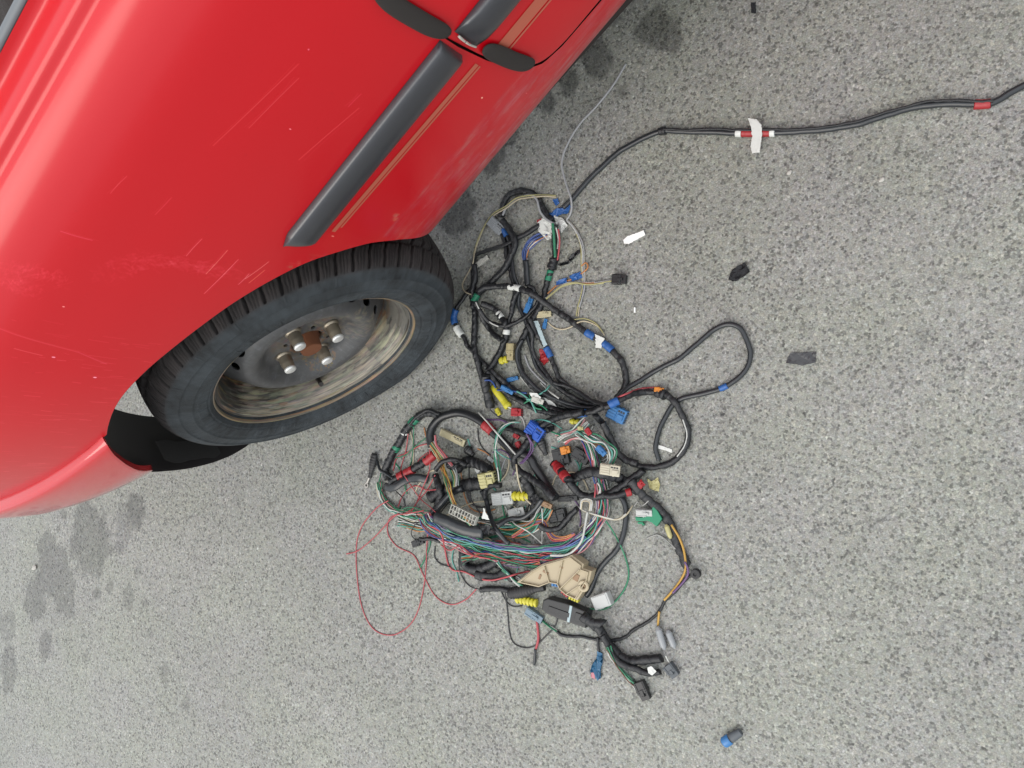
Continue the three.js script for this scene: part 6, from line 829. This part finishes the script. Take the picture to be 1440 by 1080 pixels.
    const g = new THREE.LatheGeometry(pts.map(p => new THREE.Vector2(...p)), 20).rotateZ(-Math.PI / 2).translate(0, r, 0); o = add(parent, name, g, mat, label);
    add(o, 'fuse_terminal', at(new THREE.CylinderGeometry(r * 0.35, r * 0.35, l * 0.8, 10), 0, r, 0, 0, 0, Math.PI / 2), M.metal);
  } else if (kind === 'clip') {
    const s = shape2([[-0.5, -0.1], [-0.28, -0.12], [-0.1, -0.05], [0.08, 0.25], [0.2, 0.5], [0.34, 0.3], [0.5, -0.1], [0.3, -0.5], [0.12, -0.3], [-0.05, -0.22], [-0.3, -0.28], [-0.48, -0.26]].map(([x, y]) => [x * l, y * w]));
    o = add(parent, name, new THREE.ExtrudeGeometry(s, { depth: h, bevelEnabled: true, bevelSize: 0.0008, bevelThickness: 0.0008, bevelSegments: 2 }).rotateX(-Math.PI / 2).translate(0, 0.001, 0), mat, label);
    add(o, 'clip_arm', merge([rbox(l * 0.22, h * 0.4, w * 0.12, 0.0006, -l * 0.36, h * 0.5, w * 0.42), rbox(l * 0.1, h * 0.5, w * 0.1, 0.0006, -l * 0.26, h * 0.4, w * 0.5)]), mat);
  } else if (kind === 'grommet') {
    const r = w / 2, g = new THREE.LatheGeometry([[0.0001, 0], [r, 0], [r * 1.05, h * 0.15], [r * 0.98, h * 0.3], [r * 0.75, h * 0.36], [r * 0.74, h * 0.62], [r * 0.98, h * 0.7], [r, h * 0.92], [r * 0.8, h], [r * 0.4, h], [r * 0.36, h * 0.8], [0.0001, h * 0.78]].map(p => new THREE.Vector2(...p)), 26);
    o = add(parent, name, toCreasedNormals(g, 0.7), mat, label);
  } else if (kind === 'lug') {
    const s = new THREE.Shape(); s.absarc(l * 0.15, 0, w * 0.55, 0, Math.PI * 2); const hole = new THREE.Path(); hole.absarc(l * 0.15, 0, w * 0.28, 0, Math.PI * 2, true); s.holes.push(hole);
    o = add(parent, name, merge([new THREE.ExtrudeGeometry(s, { depth: 0.0012, bevelEnabled: true, bevelSize: 0.0002, bevelThickness: 0.0002 }).rotateX(-Math.PI / 2).translate(0, 0.001, 0), at(new THREE.CylinderGeometry(w * 0.3, w * 0.32, l * 0.5, 14), -l * 0.35, w * 0.3, 0, 0, 0, Math.PI / 2)]), mat, label);
  } else {                                                    // block: a squat covered connector
    o = add(parent, name, merge([rbox(l, h, w, 0.0022, 0, h / 2, 0), rbox(l * 0.8, 0.0014, w * 0.8, 0.0005, 0, h + 0.0003, 0), rbox(l * 0.2, h * 0.5, w * 1.06, 0.0008, l * 0.2, h * 0.4, 0)]), mat, label);
    add(o, 'latch', rbox(l * 0.24, h * 0.6, 0.0016, 0.0005, -l * 0.15, h * 0.5, w * 0.51), mat);
  }
  return o;
}
function fuseBox(parent, o, d) {                              // moulded carrier cut to its outline, with walls, slots and blade fuses
  const pts = []; for (let i = 0; i < d.p.length; i += 2) pts.push([d.p[i] / 1e4 - o.x, d.p[i + 1] / 1e4 - o.z]);
  const y0 = 0.006, flatS = shape2(pts.map(([x, z]) => [x, -z])), cx = pts.reduce((a, p) => a + p[0], 0) / pts.length, cz = pts.reduce((a, p) => a + p[1], 0) / pts.length;
  const g = new THREE.ExtrudeGeometry(flatS, { depth: 0.022, bevelEnabled: true, bevelSize: 0.0012, bevelThickness: 0.0012, bevelSegments: 2 }).rotateX(-Math.PI / 2).translate(0, y0, 0);
  const ob = add(parent, 'fuse_box', g, M.fuse, 'beige moulded plastic fuse carrier');
  const wall = (a, b, h, t = 0.0016) => { const dx = b[0] - a[0], dz = b[1] - a[1], L = Math.hypot(dx, dz); return at(new RoundedBoxGeometry(L, h, t, 1, 0.0004), (a[0] + b[0]) / 2, y0 + 0.0232 + h / 2, (a[1] + b[1]) / 2, 0, Math.atan2(-dz, dx), 0); };
  const inset = k => pts.map(([x, z]) => [cx + (x - cx) * k, cz + (z - cz) * k]), I = inset(0.93), walls = [];
  for (let i = 0; i < I.length; i++) walls.push(wall(I[i], I[(i + 1) % I.length], 0.0045));
  walls.push(wall(I[2], I[13], 0.004), wall(I[3], I[12], 0.004), wall(I[6], I[11], 0.006), wall(I[8], I[10], 0.005));
  add(ob, 'fuse_box_rib', merge(walls), M.fuse);
  const lerp = (a, b, t) => [a[0] + (b[0] - a[0]) * t, a[1] + (b[1] - a[1]) * t];
  for (const [a, b, t, l, w] of [[1, 13, 0.5, 0.009, 0.004], [2, 13, 0.45, 0.004, 0.012], [3, 12, 0.35, 0.003, 0.006], [5, 10, 0.42, 0.012, 0.010], [8, 9, 0.4, 0.006, 0.006], [7, 9, 0.55, 0.010, 0.006]]) { const c = lerp(pts[a], pts[b], t); add(ob, 'slot', at(new RoundedBoxGeometry(l, 0.002, w, 1, 0.0004), c[0], y0 + 0.0236, c[1], 0, 0.5, 0), M.tan); }
  const c2 = lerp(pts[7], pts[9], 0.5); add(ob, 'relay_socket', at(new THREE.LatheGeometry([[0.0035, 0], [0.010, 0], [0.0105, 0.002], [0.0095, 0.005], [0.0055, 0.005], [0.0042, 0.002]].map(p => new THREE.Vector2(...p)), 24), c2[0], y0 + 0.0232, c2[1]), M.fuse);
  // fuses stand out of the lower edge
  for (const [i, j, m, n] of [[13, 12, M.bluepl, 3], [11, 10, M.redpl, 3], [10, 9, M.yellow, 4]]) for (let k = 0; k < n; k++) { const c = lerp(pts[i], pts[j], (k + 0.5) / n), dx = pts[j][0] - pts[i][0], dz = pts[j][1] - pts[i][1], L = Math.hypot(dx, dz), nx = -dz / L, nz = dx / L, sgn = ((c[0] - cx) * nx + (c[1] - cz) * nz) > 0 ? 1 : -1;
    add(ob, 'blade_fuse', at(new RoundedBoxGeometry(L / n * 0.8, 0.010, 0.008, 2, 0.0008), c[0] + nx * sgn * 0.0045, y0 + 0.010, c[1] + nz * sgn * 0.0045, 0, Math.atan2(-dz, dx), 0), m); }
}
for (const d of PILE) {
  const H = harness[d.H], o = H.position; seed++;
  if (d.t === 'c') {
    const taped = d.m === 'tape';
    add(H, d.n, tubeAlong(V(d.p, o), d.r, { flat: d.f, radial: d.r > 0.006 ? 16 : 12, step: d.band ? 0.0015 : taped ? 0.0018 : 0.004, wobble: d.band ? 0 : taped ? 0.0013 : 0.0006, ridge: taped ? 0.15 : d.band ? 0.06 : 0, lump: taped ? 0.10 : d.m === 'convol' ? 0.01 : 0.04, pitch: d.band ? 0.009 : 0.014, seed }), M[d.m]);
  } else if (d.t === 'w') add(H, d.n, tubeAlong(V(d.p, o), d.r, { radial: 6, step: 0.004, seed }), M[d.m]);
  else if (d.t === 'b') {
    const base = V(d.p, o), n = base.length, R = rngOf(seed * 13 + 1), up = new THREE.Vector3(0, 1, 0);
    const side = base.map((p, i) => new THREE.Vector3().copy(base[Math.min(n - 1, i + 1)]).sub(base[Math.max(0, i - 1)]).normalize().cross(up).normalize());
    for (let k = 0; k < d.k; k++) {
      const a = Math.sqrt(R()), th = R() * 6.283, la = Math.cos(th) * a, ve = Math.sin(th) * a, q = R() * 50, r = 0.00105 + 0.00035 * R(), i0 = R() < 0.22 ? Math.floor(R() * n * 0.25) : 0, i1 = R() < 0.22 ? n - Math.floor(R() * n * 0.25) : n, pts = [];
      for (let i = i0; i < i1; i++) {
        const s = i / (n - 1), w = 0.72 + 0.28 * Math.sin(s * 5 + d.k), lat = clamp(la + 0.42 * n2(s * 3.2 * Math.max(1, n / 14) + q, k * 0.7), -1.25, 1.25) * d.w * w, ver = clamp(ve + 0.4 * n2(s * 3 + q, k + 40), -0.95, 1.3) * d.h;
        pts.push(new THREE.Vector3(base[i].x + side[i].x * lat, Math.max(r, base[i].y + ver), base[i].z + side[i].z * lat));
      }
      if (pts.length > 2) add(H, 'wire', tubeAlong(pts, r, { radial: 6, step: 0.004, seed: seed + k }), M[d.m[k % d.m.length]]);
    }
  } else if (d.t === 'k') {
    const [l, h, w] = d.s, c = plug(H, d.n, d.k, M[d.m], l, h, w, d.label), R = rngOf(seed * 5 + 2);
    c.position.set(d.c[0] / 1e4 - o.x, d.c[1] / 1e4 + 0.0003, d.c[2] / 1e4 - o.z);
    c.rotation.set(d.c[1] > 60 ? (R() - 0.5) * 0.5 : 0, d.y, d.c[1] > 60 ? (R() - 0.5) * 0.3 : 0, 'YXZ');
  } else if (d.n === 'fuse_box_placeholder') fuseBox(H, o, d);
  else {
    const pts = []; for (let i = 0; i < d.p.length; i += 2) pts.push([d.p[i] / 1e4 - o.x, d.p[i + 1] / 1e4 - o.z]);
    const m = add(H, d.n, sheetGeo(pts, d.th, d.wr, seed), M[d.m]); m.position.y = d.h / 1e4 + 0.0008;
  }
}
// ------------------------------------------------------------ loose scraps on the asphalt
function scrap(name, label, category, pts, mat, th, wr, s, group) {
  const cx = pts.reduce((a, p) => a + p[0], 0) / pts.length, cz = pts.reduce((a, p) => a + p[1], 0) / pts.length;
  const m = add(scene, name, sheetGeo(pts.map(([x, z]) => [x - cx, z - cz]), th, wr, s, 0.004), mat); m.position.set(cx, 0.0006, cz); m.userData = { label, category }; if (group) m.userData.group = group; return m;
}
std('scrapGrey', 0.028, 0.029, 0.033, 0.4); std('scrapTape', 0.013, 0.014, 0.017, 0.5, { bumpMap: grainAt(80), bumpScale: 0.001 }); std('scrapWhite', 1.2, 1.2, 1.18, 0.5);
scrap('plastic_strip', 'white plastic strip lying on the asphalt beyond the loom', 'scrap', [[0.488,0.1099],[0.4966,0.1096],[0.5257,0.1227],[0.5222,0.1311],[0.4916,0.1219],[0.4851,0.1156]], M.scrapWhite, 0.0012, 1.2, 3);
scrap('tape_scrap', 'crumpled black tape scrap above the narrow cable loop', 'tape scrap', [[0.5776,0.2851],[0.5937,0.278],[0.615,0.2823],[0.6106,0.3001],[0.5879,0.2977],[0.5813,0.2932]], M.scrapTape, 0.0012, 3.5, 5, 'black tape scraps');
scrap('tape_scrap_001', 'rectangular black tape scrap right of the narrow cable loop', 'tape scrap', [[0.5611,0.4478],[0.5767,0.4405],[0.6062,0.4641],[0.595,0.4762],[0.577,0.4669]], M.scrapGrey, 0.0008, 1.8, 6, 'black tape scraps');
scrap('tape_scrap_002', 'tiny black tape strip at the top edge of the picture', 'tape scrap', [[0.8852,-0.0362],[0.8901,-0.0298],[0.8793,-0.0147],[0.875,-0.0219]], M.scrapTape, 0.0008, 1.6, 7, 'black tape scraps');
scrap('yellow_tape_scrap', 'torn translucent yellow tape scrap beside the red tipped cables', 'tape scrap', [[0.2629,0.4549],[0.2672,0.4655],[0.2799,0.4658],[0.2746,0.4783],[0.2658,0.4852],[0.2555,0.472]], M.paleyellow, 0.0006, 3, 8);
{
  const t = thing('wire_cap', 'small blue and grey cap lying alone at the bottom', 'wire cap', [0.1188, 0, 0.8635]); t.rotation.y = 0.025;
  const g = new THREE.LatheGeometry([[0.0001, -0.018], [0.0075, -0.018], [0.0088, -0.016], [0.0088, -0.006], [0.0075, -0.004]].map(p => new THREE.Vector2(...p)), 20).rotateZ(-Math.PI / 2).translate(0, 0.0088, 0);
  add(t, 'cap', g, M.bluepl); add(t, 'sleeve', new THREE.LatheGeometry([[0.0074, -0.0045], [0.0068, 0.004], [0.0056, 0.017], [0.0046, 0.018], [0.0001, 0.0175]].map(p => new THREE.Vector2(...p)), 20).rotateZ(-Math.PI / 2).scale(1, 0.85, 1.1).translate(0, 0.0080, 0), M.greypl);
}
const chipGeo = (s, k) => { let g = new THREE.IcosahedronGeometry(s, 2); const p = g.attributes.position; for (let i = 0; i < p.count; i++) { const f = 1 + 0.28 * n3d(p.getX(i) * 160 + k, p.getY(i) * 160, p.getZ(i) * 160); p.setXYZ(i, p.getX(i) * f * 1.3, Math.max(-0.45 * s, p.getY(i) * f * 0.6), p.getZ(i) * f); } g.deleteAttribute('normal'); g.deleteAttribute('uv'); g = mergeVertices(g, 1e-7); g.computeVertexNormals(); return g; };
const stone = new THREE.MeshStandardMaterial({ color: lin(0.38, 0.37, 0.34), roughness: 0.9 });
for (const [name, x, z, s, label] of [['pebble', 0.7535, 0.2196, 0.0032, 'pale pebble below the white tape flag'], ['pebble_001', 0.8385, 0.3242, 0.0034, 'pale pebble far right under the trailing cable'], ['pebble_002', -1.3189, -0.3869, 0.007, 'white chip beside the oil stains in front of the car']]) { const m = add(scene, name, chipGeo(s, x * 10), stone); m.position.set(x, 0.45 * s, z); m.userData = { label, category: 'pebble', group: 'pale pebbles' }; }
{ const m = add(scene, 'plastic_chip', at(new RoundedBoxGeometry(0.009, 0.0022, 0.0028, 2, 0.0006), 0, 0.0013, 0, 0, 0.9, 0), M.scrapWhite); m.position.set(0.4273, 0.0002, 0.2177); m.userData = { label: 'small white plastic chip right of the black plug', category: 'scrap' }; }

renderer.render(scene, camera);
